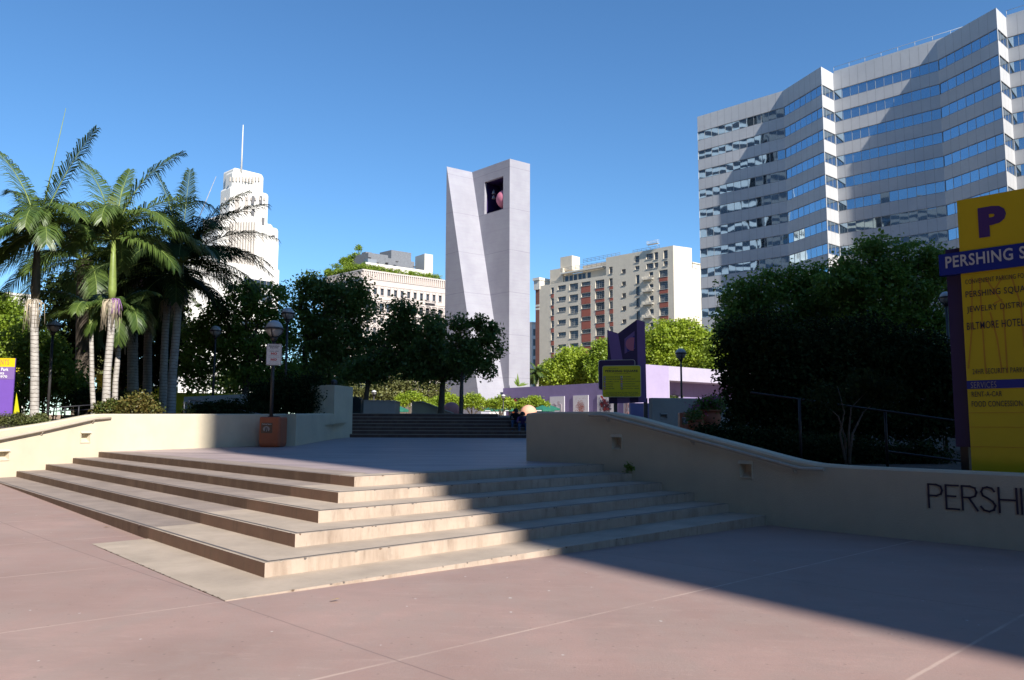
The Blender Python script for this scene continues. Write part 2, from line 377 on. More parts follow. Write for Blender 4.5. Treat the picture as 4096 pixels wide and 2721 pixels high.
for k in (1, 2, 3, 4, 5, 6):
    zt = -(6 - k) * .15; zb = zt - .36; mb = MB()
    if k in (1, 6): zt += .004
    off = INS * .22
    cn = C_.get(k + 1, C_[6] + INS * .5) + off; rn = R_.get(k + 1, R_[6] - P * .5 + Q * 0) + off * .5; jn = J_.get(k + 1, J_[6]) + Q * .22
    if k == 6: jn = J_[6] + Q * .7
    ptsR = [J_[k], C_[k], R_[k], rn, cn, jn]
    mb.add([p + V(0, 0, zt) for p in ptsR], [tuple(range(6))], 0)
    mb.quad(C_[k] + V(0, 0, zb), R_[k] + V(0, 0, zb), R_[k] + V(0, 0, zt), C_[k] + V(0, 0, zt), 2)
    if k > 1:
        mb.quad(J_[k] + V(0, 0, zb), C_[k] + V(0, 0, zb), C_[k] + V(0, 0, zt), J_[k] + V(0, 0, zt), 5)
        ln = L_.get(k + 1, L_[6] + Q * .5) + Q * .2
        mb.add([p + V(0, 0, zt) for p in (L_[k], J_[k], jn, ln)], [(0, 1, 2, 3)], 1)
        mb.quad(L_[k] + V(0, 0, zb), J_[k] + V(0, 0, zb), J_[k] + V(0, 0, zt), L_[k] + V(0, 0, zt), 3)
        # dark nosing line set just behind the edge
        w0, w1 = .05, .085; z1 = zt + .004; qn = -P
        def lineoff(w):
            return (L_[k] + Q * w, C_[k] + INS * w * 1.42, R_[k] + qn * w)
        a, b = lineoff(w0), lineoff(w1)
        for i in (0, 1): mb.quad(a[i] + V(0, 0, z1), a[i + 1] + V(0, 0, z1), b[i + 1] + V(0, 0, z1), b[i] + V(0, 0, z1), 4)
    for (pa, pb, nf_, cnt) in ((C_[k], R_[k], P, 26), (L_.get(k, J_[k]), C_[k], -Q, 34)):
        Ls = (pb - pa).length; dd_ = (pb - pa) / Ls
        for i in range(cnt):                     # chips and dirty scuffs along the arris
            s_ = rnd.uniform(.05, Ls - .1); w_c = rnd.uniform(.012, .05); h_c = rnd.uniform(.006, .02); q_ = pa + dd_ * s_ + nf_ * .003 + V(0, 0, zt)
            mb.add([q_, q_ + dd_ * w_c, q_ + dd_ * (w_c * .6) - V(0, 0, h_c), q_ + dd_ * (w_c * .2) - V(0, 0, h_c * .8)], [(0, 1, 2, 3)], rnd.choice((4, 0, 3)))
            mb.add([q_ - nf_ * .003 + V(0, 0, .003), q_ + dd_ * w_c - nf_ * .003 + V(0, 0, .003), q_ + dd_ * (w_c * .6) - nf_ * (.003 + h_c) + V(0, 0, .003)], [(0, 1, 2)], rnd.choice((4, 3)))
    mb.build('step', [M['tread'], M['tread2'], M['riser'], M['riser2'], M['nosing'], M['riser_r'] if 'riser_r' in M else M['riser2']], steps)

# ---- terrace between the two flights
tp = [L_[6] + Q * .1, J_[6] + Q * .6, C_[6] + INS * .6, R_[6] - P * .45 - Q * .1]
front = [p for p in tp] + [V(.7, 18.6, 0), V(.6, 20.5, 0), V(14, 23.7, 0), V(-12.2, 23.7, 0)]
mb = MB()
mb.add([(p.x, p.y, 0.0) for p in front], [tuple(range(len(front)))])
mb.add([(-12.2, 23.7, 0), (14, 23.7, 0), (18, 40, terr_z(0, 40)), (-9.5, 40, terr_z(0, 40))], [(0, 1, 2, 3)])
tag(mb.build('terrace', M['terrace']), kind='structure')

# ---- walls that follow a plan line with a varying top
def smooth_path(pts, it=2):
    pts = [Vector((p[0], p[1], 0)) for p in pts]
    for _ in range(it):
        n = [pts[0]]
        for i in range(len(pts) - 1):
            n += [pts[i].lerp(pts[i + 1], .25), pts[i].lerp(pts[i + 1], .75)]
        n.append(pts[-1]); pts = n
    return pts
def interp(x, tab):
    if x <= tab[0][0]: return tab[0][1]
    for (a, b), (c, d) in zip(tab, tab[1:]):
        if x <= c: return b + (d - b) * (x - a) / (c - a)
    return tab[-1][1]
def path_at(pts, s):
    for a, b in zip(pts, pts[1:]):
        l = (b - a).length
        if s <= l or b is pts[-1]: return a + (b - a).normalized() * s, (b - a).normalized()
        s -= l
def wall_run(name, pts, s0, s1, top, zbot, thick, back, mats, niches=(), parent=None, step=.35, bev=.035):
    """pts: front line; back: +1 when the body lies to the left of travel."""
    ss = set([s0, s1]); x = s0
    while x < s1: ss.add(round(x, 4)); x += step
    for n in niches: ss.add(n[0]); ss.add(n[1])
    ss = sorted(ss); mb = MB()
    T = [path_at(pts, s - s0) for s in ss]
    nb = [Vector((-d.y, d.x, 0)) * back for p, d in T]
    for i in range(len(ss) - 1):
        a, b = T[i][0], T[i + 1][0]; za, zb_ = top(ss[i]), top(ss[i + 1]); na, nbb = nb[i], nb[i + 1]
        mid = (ss[i] + ss[i + 1]) / 2
        hole = [n for n in niches if n[0] - 1e-6 <= mid <= n[1] + 1e-6]
        if hole:
            n = hole[0]
            mb.quad(a + V(0, 0, zbot(a)), b + V(0, 0, zbot(b)), b + V(0, 0, n[2]), a + V(0, 0, n[2]))
            mb.quad(a + V(0, 0, n[3]), b + V(0, 0, n[3]), b + V(0, 0, zb_ - bev), a + V(0, 0, za - bev))
        else: mb.quad(a + V(0, 0, zbot(a)), b + V(0, 0, zbot(b)), b + V(0, 0, zb_ - bev), a + V(0, 0, za - bev))
        mb.quad(a + V(0, 0, za - bev), b + V(0, 0, zb_ - bev), b + nbb * bev + V(0, 0, zb_), a + na * bev + V(0, 0, za))
        mb.quad(a + na * bev + V(0, 0, za), b + nbb * bev + V(0, 0, zb_), b + nbb * (thick - bev) + V(0, 0, zb_), a + na * (thick - bev) + V(0, 0, za))
        mb.quad(a + na * (thick - bev) + V(0, 0, za), b + nbb * (thick - bev) + V(0, 0, zb_), b + nbb * thick + V(0, 0, zb_ - bev), a + na * thick + V(0, 0, za - bev))
        mb.quad(a + na * thick + V(0, 0, za - bev), b + nbb * thick + V(0, 0, zb_ - bev), b + nbb * thick + V(0, 0, zbot(b)), a + na * thick + V(0, 0, zbot(a)))
    for i in (0, -1):
        a, na, za = T[i][0], nb[i], top(ss[i])
        mb.add([a + V(0, 0, zbot(a)), a + na * thick + V(0, 0, zbot(a)), a + na * thick + V(0, 0, za - bev), a + na * (thick - bev) + V(0, 0, za), a + na * bev + V(0, 0, za), a + V(0, 0, za - bev)], [(0, 1, 2, 3, 4, 5)])
    return mb.build(name, mats, parent)
def niche(parent, pts, s0, n, back, mats):
    """recessed step light: splayed box behind the opening with a proud frame and a hooded top"""
    a, d = path_at(pts, n[0] - s0); b, _ = path_at(pts, n[1] - s0); nb = Vector((-d.y, d.x, 0)) * back
    z0, z1 = n[2], n[3]; mb = MB(); dp = .13
    zi0 = z0 + (z1 - z0) * .36; ia, ib = a.lerp(b, .12) + nb * dp, a.lerp(b, .88) + nb * dp
    zt = z1 - .01
    mb.quad(a + V(0, 0, z0), b + V(0, 0, z0), ib + V(0, 0, zi0), ia + V(0, 0, zi0))
    mb.quad(a + V(0, 0, z1), b + V(0, 0, z1), ib + V(0, 0, zt), ia + V(0, 0, zt))
    mb.quad(a + V(0, 0, z0), a + V(0, 0, z1), ia + V(0, 0, zt), ia + V(0, 0, zi0))
    mb.quad(b + V(0, 0, z0), b + V(0, 0, z1), ib + V(0, 0, zt), ib + V(0, 0, zi0))
    mb.quad(ia + V(0, 0, zi0), ib + V(0, 0, zi0), ib + V(0, 0, zt), ia + V(0, 0, zt))
    o = mb.build('step_light', mats, parent); t = .018; w = .022
    fr = MB(); L = (b - a).length
    fr.box(a - d * w + V(0, 0, z0 - w) - nb * t, d * (L + 2 * w), nb * t * .9, (0, 0, w))
    for q in (a - d * w, b): fr.box(q + V(0, 0, z0) - nb * t, d * w, nb * t * .9, (0, 0, z1 - z0))
    hz = (z1 - z0) * .24; c = a - d * w; e = b + d * w         # sloping hood
    pr = [V(0, 0, z1), V(0, 0, z1) - nb * .055, V(0, 0, z1 + hz) - nb * .012, V(0, 0, z1 + hz)]
    fr.add([c + p for p in pr] + [e + p for p in pr], [(0, 1, 2, 3), (7, 6, 5, 4), (0, 4, 5, 1), (1, 5, 6, 2), (2, 6, 7, 3)])
    fr.build('frame', mats, o)
def handrail(name, label, pts, nb, mat_, r=.033):
    """pts: world points of the rail axis; nb: towards the wall"""
    root = thing(name, label, 'handrail', tuple(pts[0]))
    ends = [pts[0] + nb * .10] + pts + [pts[-1] + nb * .10]
    mb = MB(); mb.tube(pts, r, 10); mb.build('rail', mat_, root)
    return root
def brackets(root, spots, nb, mat_):
    for p in spots:
        mb = MB(); mb.tube([p - V(0, 0, .03), p - V(0, 0, .075) + nb * .02, p - V(0, 0, .085) + nb * .085], .012, 6)
        mb.cbox(p - V(0, 0, .12) + nb * .085, .05, .05, .07, 0); mb.build('bracket', mat_, root)

WR = V(1.94, 17.04, 0); DRW = V(2.53, -2.70, 0).normalized(); NRW = Vector((-DRW.y, DRW.x, 0))     # body lies behind (left of travel)
S0 = -2.34
rpts = [WR + DRW * S0, WR + DRW * 2, WR + DRW * 16]
rtop = [(-2.34, 1.10), (-2.1, 1.13), (0.05, 1.12), (.19, 1.095), (.71, 1.02), (1.72, .79), (2.62, .60), (3.44, .43), (4.1, .285), (4.45, .215), (4.8, .185), (5.4, .175), (7.7, .165), (16, .15)]
rt = lambda s: interp(s, rtop) - .012
gz = lambda p: ground_z(p.x, p.y) - .15
nichesR = [(.235, .475, .33, .575), (3.215, 3.445, -.10, .135)]
rw = thing('stucco_wall', 'low cream stucco wall in shadow right of the steps, with dark PERSHING letters', 'wall', tuple(WR + V(0, 0, -.9)))
wall_run('wall_body', rpts, S0, 16 + 2.34 + S0 - .01, rt, gz, .36, 1, M['wall'], nichesR, rw)
for n in nichesR: niche(rw, rpts, S0, n, 1, M['wall'])
hr = [(-.32, 1.03), (.084, 1.02), (.334, .965), (2.09, .60), (4.31, .113), (4.43, .095), (4.83, .10)]
hp = [WR + DRW * s - NRW * .09 + V(0, 0, z) for s, z in hr]
h = handrail('handrail', 'grey metal handrail sloping down the shaded wall right of the steps', hp, NRW, M['rail'])
brackets(h, [WR + DRW * s - NRW * .09 + V(0, 0, interp(s, hr)) for s in (.14, 2.23, 4.28)], NRW, M['rail'])

# carved letters
STROKES = {'P': (.62, [[(0, 0), (0, 1), (.35, 1), (.56, .93), (.62, .76), (.56, .6), (.35, .52), (0, .52)]]),
 'E': (.55, [[(.55, 0), (0, 0), (0, 1), (.55, 1)], [(0, .54), (.42, .54)]]),
 'R': (.62, [[(0, 0), (0, 1), (.35, 1), (.56, .93), (.62, .76), (.56, .6), (.35, .52), (0, .52)], [(.28, .52), (.64, 0)]]),
 'S': (.6, [[(.58, .84), (.48, .96), (.3, 1), (.12, .95), (.04, .8), (.1, .64), (.3, .54), (.5, .42), (.6, .26), (.54, .08), (.34, 0), (.12, .04), (0, .18)]]),
 'H': (.72, [[(0, 0), (0, 1)], [(.72, 0), (.72, 1)], [(0, .52), (.72, .52)]]), 'I': (.05, [[(.02, 0), (.02, 1)]]),
 'N': (.7, [[(0, 0), (0, 1), (.7, 0), (.7, 1)]]), 'G': (.8, [[(.76, .8), (.6, .95), (.4, 1), (.16, .9), (.02, .68), (0, .5), (.04, .28), (.2, .08), (.42, 0), (.66, .08), (.78, .24), (.78, .46), (.48, .46)]])}
s = 6.42; Hh = .345; zl = -.402
for ch in 'PERSHING':
    w, paths = STROKES[ch]; mb = MB(); k = .9
    for pa in paths:
        pts = [WR + DRW * (s + x * Hh * k) - NRW * .002 + V(0, 0, zl + y * Hh) for x, y in pa]
        for a, b in zip(pts, pts[1:]):
            d = (b - a).normalized(); c = d.cross(NRW).normalized() * .013; e = d * .012
            o = -NRW * .012
            mb.add([a - e - c, b + e - c, b + e + c, a - e + c, a - e - c + o, b + e - c + o, b + e + c + o, a - e + c + o],
                   [(0, 1, 2, 3), (4, 5, 6, 7), (0, 1, 5, 4), (1, 2, 6, 5), (2, 3, 7, 6), (3, 0, 4, 7)])
    mb.build('letter', M['text_dark'], rw); s += (w * k + .15) * Hh

# left wall with its handrail
WL = V(-12.05, 23.64, 0); DLW = V(1.18, 1.89, 0).normalized(); NLW = Vector((-DLW.y, DLW.x, 0))
canp = onterr(632, 1030); wend = onterr(652, 1029); pier0 = onterr(768, 1012); pier1 = onterr(811, 1008)
lp = [WL - DLW * 9, WL - DLW * 1, WL + DLW * .15, WL + V(1.0, 1.05, 0), V(canp.x - 1.0, canp.y + .05, 0), V(wend.x + .1, wend.y + .55, 0)]
lpts = [lp[0]] + smooth_path(lp[1:], 2)
def lz(x, y): return onpl(x / S, y / S, WL, NLW)
lt_t = []
for x, y in [(0, 1719), (191, 1691), (340, 1663), (383, 1655)]:
    p = lz(x, y); lt_t.append(((p - WL).dot(DLW) + 9, p.z))
lt_t = [(0, lt_t[0][1] - (lt_t[1][1] - lt_t[0][1]) / (lt_t[1][0] - lt_t[0][0]) * min(lt_t[0][0], 1.2)), *lt_t]
lt_t.append((9.4, lt_t[-1][1] + .005)); lt_t.append((16, 1.20))
lt = lambda s: interp(s, lt_t) - .005
lnich = []
for (x0, x1, y0, y1) in ((325, 360, 1733, 1769), (-8, 35, 1806, 1840)):
    a, b, c, d = lz(x0, y0), lz(x1, y0), lz(x0, y1), lz(x1, y1)
    sa, sb = (a - WL).dot(DLW) + 9, (b - WL).dot(DLW) + 9
    lnich.append((sa, sb, (c.z + d.z) / 2, (a.z + b.z) / 2))
ltot = sum((b - a).length for a, b in zip(lpts, lpts[1:]))
lw = thing('stucco_wall', 'long cream stucco wall left of the steps, mostly in full sun', 'wall', tuple(WL))
wall_run('wall_body', lpts, 0, ltot - .01, lt, lambda p: -1.3, .36, 1, M['wall'], lnich, lw)
for n in lnich: niche(lw, lpts, 0, n, 1, M['wall'])
hl = []
for x, y in [(-160, 1795), (0, 1757), (179, 1721), (383, 1675), (444, 1673)]:
    r = ray(x / S, y / S); q = WL - NLW * .09; o = V(0, 0, EYE); n = Vector((NLW.x, NLW.y, 0)); hl.append(o + r * ((q - o).dot(n) / r.dot(n)))
h = handrail('handrail', 'sunlit painted handrail rising along the cream wall left of the steps', hl, NLW, M['rail'])
brackets(h, [hl[1].lerp(hl[2], .96), hl[2].lerp(hl[3], .97)], NLW, M['rail'])

# wall and pier beyond the litter bin
g0 = lambda p: terr_z(p.x, p.y) - .2
d = (V(pier1.x, pier1.y, 0) - V(wend.x, wend.y, 0)).normalized(); nb_ = Vector((-d.y, d.x, 0))
pw = thing('stucco_pier_wall', 'low cream wall ending in a tall square pier beside the far steps', 'wall', (wend.x, wend.y, 0))
a = V(wend.x + .3, wend.y, 0) + d * .3; b = V(pier0.x, pier0.y, 0); c = V(pier1.x, pier1.y, 0)
wall_run('wall_body', [a, b], 0, (b - a).length, lambda s: interp(s, [(0, 1.18), (5, 1.27)]), g0, .36, 1, M['wall'], (), pw)
zt = at(790, 890, pier1.y - .8).z
mb = MB(); dd = (c - b); mb.box(b + V(0, 0, -.2), dd, nb_ * .4, V(0, 0, zt + .2)); mb.build('pier', M['wall'], pw)
mb = MB(); mb.box(b - d * .02 + nb_ * .4 + V(0, 0, -.2), d * .36, nb_ * .9, V(0, 0, zt + .19)); mb.build('return_wall', M['wall'], pw)

# ---- planting beds and upper plaza
mb = MB()
pl = [Vector((p.x, p.y, 0)) + Vector((-.2, .1, 0)) for p in lpts]
mb.add([(p.x, p.y, .62) for p in pl] + [(-6.9, 33.5, .9), (-8.5, 46, 1.1), (-45, 46, 1.1), (-45, 14, .3)], [tuple(range(len(pl) + 4))])
tag(mb.build('planting_bed', M['soil']), kind='structure')
mb = MB(); q0 = WR + DRW * S0 + NRW * .2; q1 = WR + DRW * 15.5 + NRW * .2
mb.add([(q0.x, q0.y, .06), (q1.x, q1.y, -.15), (40, 20, 0), (40, 37, .5), (13, 37, .5), (2.5, 24, .06)], [(0, 1, 2, 3, 4, 5)])
tag(mb.build('planting_bed', M['soil']), kind='structure')
ZP = terr_z(0, 34.3) + 7 * .15; YS = 34.3
st2 = thing('plaza_steps', 'wide shaded flight of seven low steps leading to the upper plaza', 'steps', (-3, YS, .2))
for k in range(1, 8):
    xr = at(1148, 957, 36.7).x + (7 - k) * .78; y0 = YS + (k - 1) * .36; z1 = terr_z(0, 34.3) + .15 * k
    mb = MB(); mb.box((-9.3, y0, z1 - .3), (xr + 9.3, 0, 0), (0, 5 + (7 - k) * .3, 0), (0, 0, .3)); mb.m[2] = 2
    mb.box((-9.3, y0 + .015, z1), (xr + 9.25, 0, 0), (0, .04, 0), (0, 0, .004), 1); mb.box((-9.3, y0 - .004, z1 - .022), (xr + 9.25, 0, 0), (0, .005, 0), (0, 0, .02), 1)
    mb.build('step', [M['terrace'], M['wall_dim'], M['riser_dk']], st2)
mb = MB(); xr = at(1148, 957, 36.7).x
mb.prism([(-70, 46), (-9.2, 46), (-9.2, 38.5), (xr, 38.5), (xr, 41), (xr + 6, 46), (70, 46), (70, 135), (-70, 135)], -1.8, ZP - .004)
tag(mb.build('plaza', M['plaza']), kind='structure')

# ================================================================ BUILDINGS
def facade(mb, O, dx, W, z0, z1, wins, nrm, depth=.3, mi=0, mj=None):
    """wall W wide from z0 to z1 with recessed openings; O = Vector (x, y), dx unit, nrm outward"""
    mj = mi if mj is None else mj
    xs = sorted(set([0, W] + [w[0] for w in wins] + [w[1] for w in wins])); zs = sorted(set([z0, z1] + [w[2] for w in wins] + [w[3] for w in wins]))
    pt = lambda x, z, d=0: Vector((O[0], O[1], 0)) + dx * x + V(0, 0, z) - nrm * d
    for i in range(len(xs) - 1):
        j = 0
        while j < len(zs) - 1:
            cx = (xs[i] + xs[i + 1]) / 2; inside = lambda jj: any(w[0] < cx < w[1] and w[2] < (zs[jj] + zs[jj + 1]) / 2 < w[3] for w in wins)
            if inside(j): j += 1; continue
            k = j
            while k + 1 < len(zs) - 1 and not inside(k + 1): k += 1
            mb.quad(pt(xs[i], zs[j]), pt(xs[i + 1], zs[j]), pt(xs[i + 1], zs[k + 1]), pt(xs[i], zs[k + 1]), mi); j = k + 1
    for a, b, c, e in wins:
        for (p, q) in (((a, c), (b, c)), ((b, c), (b, e)), ((b, e), (a, e)), ((a, e), (a, c))):
            mb.quad(pt(*p), pt(*q), pt(*q, depth), pt(*p, depth), mj)
WCOUNT = {}
def window(parent, O, dx, nrm, w, depth, nx, nz, fm, gm, bar=.05, name='window', sill=None):
    """frame with muntins and a pane behind it"""
    a, b, c, e = w; key = parent.name; WCOUNT[key] = WCOUNT.get(key, 0) + 1
    pt = lambda x, z, d=0: Vector((O[0], O[1], 0)) + dx * x + V(0, 0, z) - nrm * d
    dd = depth - .02; mb = MB() if WCOUNT[key] <= 96 else STUFF.setdefault(key, (MB(), MB(), fm, gm, parent))[0]
    pb = MB() if WCOUNT[key] <= 96 else STUFF[key][1]
    for x in [a + bar / 2] + [a + (b - a) * i / nx for i in range(1, nx)] + [b - bar / 2]:
        mb.box(pt(x - bar / 2, c, dd), dx * bar, nrm * .05, V(0, 0, e - c))
    for z in [c] + [c + (e - c) * i / nz - bar / 2 for i in range(1, nz)] + [e - bar]:
        mb.box(pt(a + bar, z, dd - .004), dx * (b - a - 2 * bar), nrm * .055, V(0, 0, bar))
    if sill: mb.box(pt(a - .12, c - .16, 0), dx * (b - a + .24), nrm * .14, V(0, 0, .15))
    pb.quad(pt(a, c, depth), pt(b, c, depth), pt(b, e, depth), pt(a, e, depth))
    if WCOUNT[key] <= 96:
        o = mb.build(name, fm, parent); pb.build('pane', gm, o)
STUFF = {}
def flush_stuff():
    for key, (a, b, fm, gm, parent) in STUFF.items():
        c = MB(); c.add(a.v, a.f, 0); c.add(b.v, b.f, 1); o = c.build('window', [fm, gm], parent); o['kind'] = 'stuff'
def pline(a, b): d = Vector((b.x - a.x, b.y - a.y, 0)); return d.length, d.normalized()

# ---- striped office block
def panel_mat():
    mt, t, p = new_mat('office_panels')
    g = N(t, 'ShaderNodeNewGeometry'); base = mix_col(t, ramp(t, noise_n(t, .12, 3, .6), .3, .7), (.44, .445, .455), (.52, .52, .525))
    base = mix_col(t, math_n(t, 'MULTIPLY', ramp(t, noise_n(t, 1.5, 4, .6), .4, .8), .3), base, (.40, .385, .39))
    t.links.new(base, p.inputs['Base Color']); p.inputs['Roughness'].default_value = .6; return mt
M['office'] = panel_mat(); M['joint'] = mat('panel_joint', (.27, .265, .265), .8, .1, 2)
M['office_glass'] = glass_mat('office_glass', (.32, .43, .53), .02, .022, .22, .9)
M['mullion'] = mat('mullion', (.42, .42, .41), .5, .05, 2, metal=.3)
W_ = {k: onz(x / S, y / S, 61.0) for k, (x, y) in dict(P0=(2788.9, 467.9), F1=(3132, 363.5), P1=(3284, 267), Q1=(3331.5, 293.9), F2=(3747.4, 165.3), P2=(3983.9, 31.4), Q2=(4023.7, 70.8)).items()}
e1 = (W_['F2'] - W_['Q1']).normalized(); W_['F3'] = W_['Q2'] + e1 * 16.5; W_['P3'] = W_['F3'] + (W_['P2'] - W_['F2'])
back1 = W_['P3'] + Vector((.72, .69, 0)) * 22; back0 = W_['P0'] + Vector((.72, .69, 0)) * 26
ob = thing('office_block', 'tall office block with zigzag front striped by mirrored window bands', 'building', (60, 135, -1.9))
seq = ['P0', 'F1', 'P1', 'Q1', 'F2', 'P2', 'Q2', 'F3', 'P3']
nfl = 15; zb = [(57.88 - 3.87 * k - 1.68, 57.88 - 3.87 * k) for k in range(nfl)]
wb = MB()
for a, b in zip(seq, seq[1:]):
    W, dx = pline(W_[a], W_[b]); nrm = Vector((dx.y, -dx.x, 0))
    if a + b in ('P1Q1', 'P2Q2'): npan = 3
    else: npan = max(6, round(W / 1.42))
    m0 = .02
    wins = [(m0, W - m0, z0, z1) for z0, z1 in zb]
    facade(wb, W_[a], dx, W, -1.9, 61, wins, nrm, .12, 0)
    pt = lambda x, z, d=0: Vector((W_[a].x, W_[a].y, 0)) + dx * x + V(0, 0, z) - nrm * d
    jm = wb
    for i in range(1, npan):           # vertical joints of the cladding, 2.5 mm proud
        x = W * i / npan
        zz = [61.0] + [v for z0, z1 in zb for v in (z1, z0)]
        for q in range(0, len(zz) - 1, 2): jm.quad(pt(x - .02, zz[q + 1], -.004), pt(x + .02, zz[q + 1], -.004), pt(x + .02, zz[q], -.004), pt(x - .02, zz[q], -.004), 1)
    for q, (z0, z1) in enumerate(zb): jm.quad(pt(0, z1, -.004), pt(W, z1, -.004), pt(W, z1 + .07, -.004), pt(0, z1 + .07, -.004), 1); jm.quad(pt(0, z0 - .07, -.004), pt(W, z0 - .07, -.004), pt(W, z0, -.004), pt(0, z0, -.004), 1)
    for q, (z0, z1) in enumerate(zb[:12]):
        g = MB()
        for i in range(npan):
            x0, x1 = W * i / npan + m0 * (i == 0), W * (i + 1) / npan - m0 * (i == npan - 1)
            t = [.11 + rnd.uniform(-.012, .012) for _ in range(3)]
            g.quad(pt(x0, z0, t[0]), pt(x1, z0, t[1]), pt(x1, z1, t[2]), pt(x0, z1, t[0] - t[1] + t[2]), 0)
            if i: g.box(pt(x0 - .03, z0, .13), dx * .06, nrm * .05, V(0, 0, z1 - z0), 1)
        g.build('window_band', [M['office_glass'], M['mullion']], ob)
for a, b in ((W_['P3'], back1), (back1, back0), (back0, W_['P0'])): wb.quad(v2(a, -1.9), v2(b, -1.9), v2(b, 61), v2(a, 61))
rf = [W_[k] for k in seq] + [back1, back0]
wb.add([v2(p, 60.6) for p in rf], [tuple(range(len(rf)))])
wb.build('wall', [M['office'], M['joint']], ob)
up = MB(); up.box(v2(W_['Q1'], 60.9) + Vector((.72, .69, 0)) * .3, e1 * 21, Vector((.72, .69, 0)) * .4, V(0, 0, .55)); up.build('parapet', M['office'], ob)
up = MB(); up.box(v2(W_['Q2'], 60.9) + Vector((.72, .69, 0)) * .3, e1 * 21, Vector((.72, .69, 0)) * .4, V(0, 0, .55)); up.build('parapet', M['office'], ob)
for key in ('Q1', 'Q2'):
    rl = MB(); o = v2(W_[key], 61.45) + Vector((.72, .69, 0)) * .4
    rl.tube([o, o + e1 * 21], .04, 5)
    rl.tube([o + V(0, 0, .75), o + e1 * 21 + V(0, 0, .75)], .035, 5)
    for i in range(9): rl.tube([o + e1 * (21 * i / 8) + V(0, 0, -.1), o + e1 * (21 * i / 8) + V(0, 0, .78)], .035, 5)
    rl.build('roof_railing', M['mullion'], ob)

# ---- lavender bell tower
def tower_mat():
    mt, t, p = new_mat('lavender_concrete')
    pos = N(t, 'ShaderNodeNewGeometry').outputs['Position']; sx = N(t, 'ShaderNodeSeparateXYZ'); t.links.new(pos, sx.inputs[0])
    base = mix_col(t, ramp(t, noise_n(t, .35, 5, .6, sc=(1, 1, .7)), .3, .7), (.30, .295, .337), (.362, .358, .394))
    base = mix_col(t, math_n(t, 'MULTIPLY', ramp(t, noise_n(t, 1.4, 5, .7, sc=(.3, .3, 2.5)), .45, .8), .35), base, (.25, .215, .29))
    z = math_n(t, 'ADD', math_n(t, 'ADD', sx.outputs[2], math_n(t, 'MULTIPLY', noise_n(t, .5, 3, .6), .12)), -1.5)
    ln = ramp(t, math_n(t, 'PINGPONG', z, 3.1), .012, .035, (1, 1, 1), (0, 0, 0))
    base = mix_col(t, math_n(t, 'MULTIPLY', ln, .75), base, (.16, .14, .19))
    ln2 = ramp(t, math_n(t, 'PINGPONG', math_n(t, 'ADD', z, .4), .62), .01, .04, (1, 1, 1), (0, 0, 0))
    base = mix_col(t, math_n(t, 'MULTIPLY', ln2, .18), base, (.25, .22, .30))
    t.links.new(base, p.inputs['Base Color']); p.inputs['Roughness'].default_value = .85
    b = N(t, 'ShaderNodeBump'); b.inputs['Strength'].default_value = .5; b.inputs['Distance'].default_value = .05
    t.links.new(noise_n(t, 5, 4, .7, sc=(.5, .5, 3)), b.inputs['Height']); t.links.new(b.outputs[0], p.inputs['Normal']); return mt
M['tower'] = tower_mat()
ZT = 39.8; tA, tV, tR, tE = [onz(x, y, ZT) for x, y in ((1029.5, 384), (1088, 397), (1175, 366), (1221.5, 378))]
bt = thing('bell_tower', 'tall lavender concrete bell tower with leaning pale fin and square belfry opening', 'tower', (-3, 117, 1.3))
LT, tp_ = pline(tV, tR); nT = Vector((tp_.y, -tp_.x, 0)); nT = nT if nT.y < 0 else -nT
def tw(x, y): p = onpl(x, y, tV, nT); return (p - tV).dot(tp_), p.z
xa, za = tw(1117, 417); xb, zb2 = tw(1160, 409); _, zc = tw(1117, 492); _, zd = tw(1160, 484)
op = (xa, xb, (zc + zd) / 2, (za + zb2) / 2)
Bk = tE - tp_ * LT
mb = MB(); facade(mb, tV, tp_, LT, 0, ZT, [op], nT, .45)
for a, b in ((tR, tE), (tE, Bk), (Bk, tV)): mb.quad(v2(a, 0), v2(b, 0), v2(b, ZT), v2(a, ZT))
mb.quad(tV, tR, tE, Bk); mb.build('shaft', M['tower'], bt)
# belfry chamber
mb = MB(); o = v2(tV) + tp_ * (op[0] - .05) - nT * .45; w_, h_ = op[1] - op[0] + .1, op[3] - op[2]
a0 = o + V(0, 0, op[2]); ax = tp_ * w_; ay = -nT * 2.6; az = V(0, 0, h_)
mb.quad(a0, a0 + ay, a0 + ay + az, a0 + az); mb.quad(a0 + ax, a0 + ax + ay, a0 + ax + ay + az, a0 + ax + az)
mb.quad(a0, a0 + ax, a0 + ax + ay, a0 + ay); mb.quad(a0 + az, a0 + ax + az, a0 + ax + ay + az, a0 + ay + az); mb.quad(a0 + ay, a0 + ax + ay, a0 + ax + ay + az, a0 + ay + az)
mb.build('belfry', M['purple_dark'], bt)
bc = onpl(1151, 456, tV, nT) - nT * 1.25
mb = MB(); mb.ball(bc, 1.42, 32, 20); tag(mb.build('hanging_ball', M['pink']), 'dusty pink ball inside the square opening near the top of the lavender tower', 'ball')
for py in (441, 452):
    c = onpl(1127.5, py, tV, nT) - nT * .9
    mb = MB(); mb.lathe(c, [(.05, .30), (.14, .27), (.19, .08), (.27, -.16), (.33, -.24), (.30, -.245)], 16); mb.tube([c + V(0, 0, .28), c + V(0, 0, .6)], .03, 6)
    tag(mb.build('bell', M['grey_metal']), 'upper dark bell hanging left of the pink sphere in the tower' if py == 441 else 'lower dark bell hanging left of the pink sphere in the tower', 'bell', 'bells in the belfry')
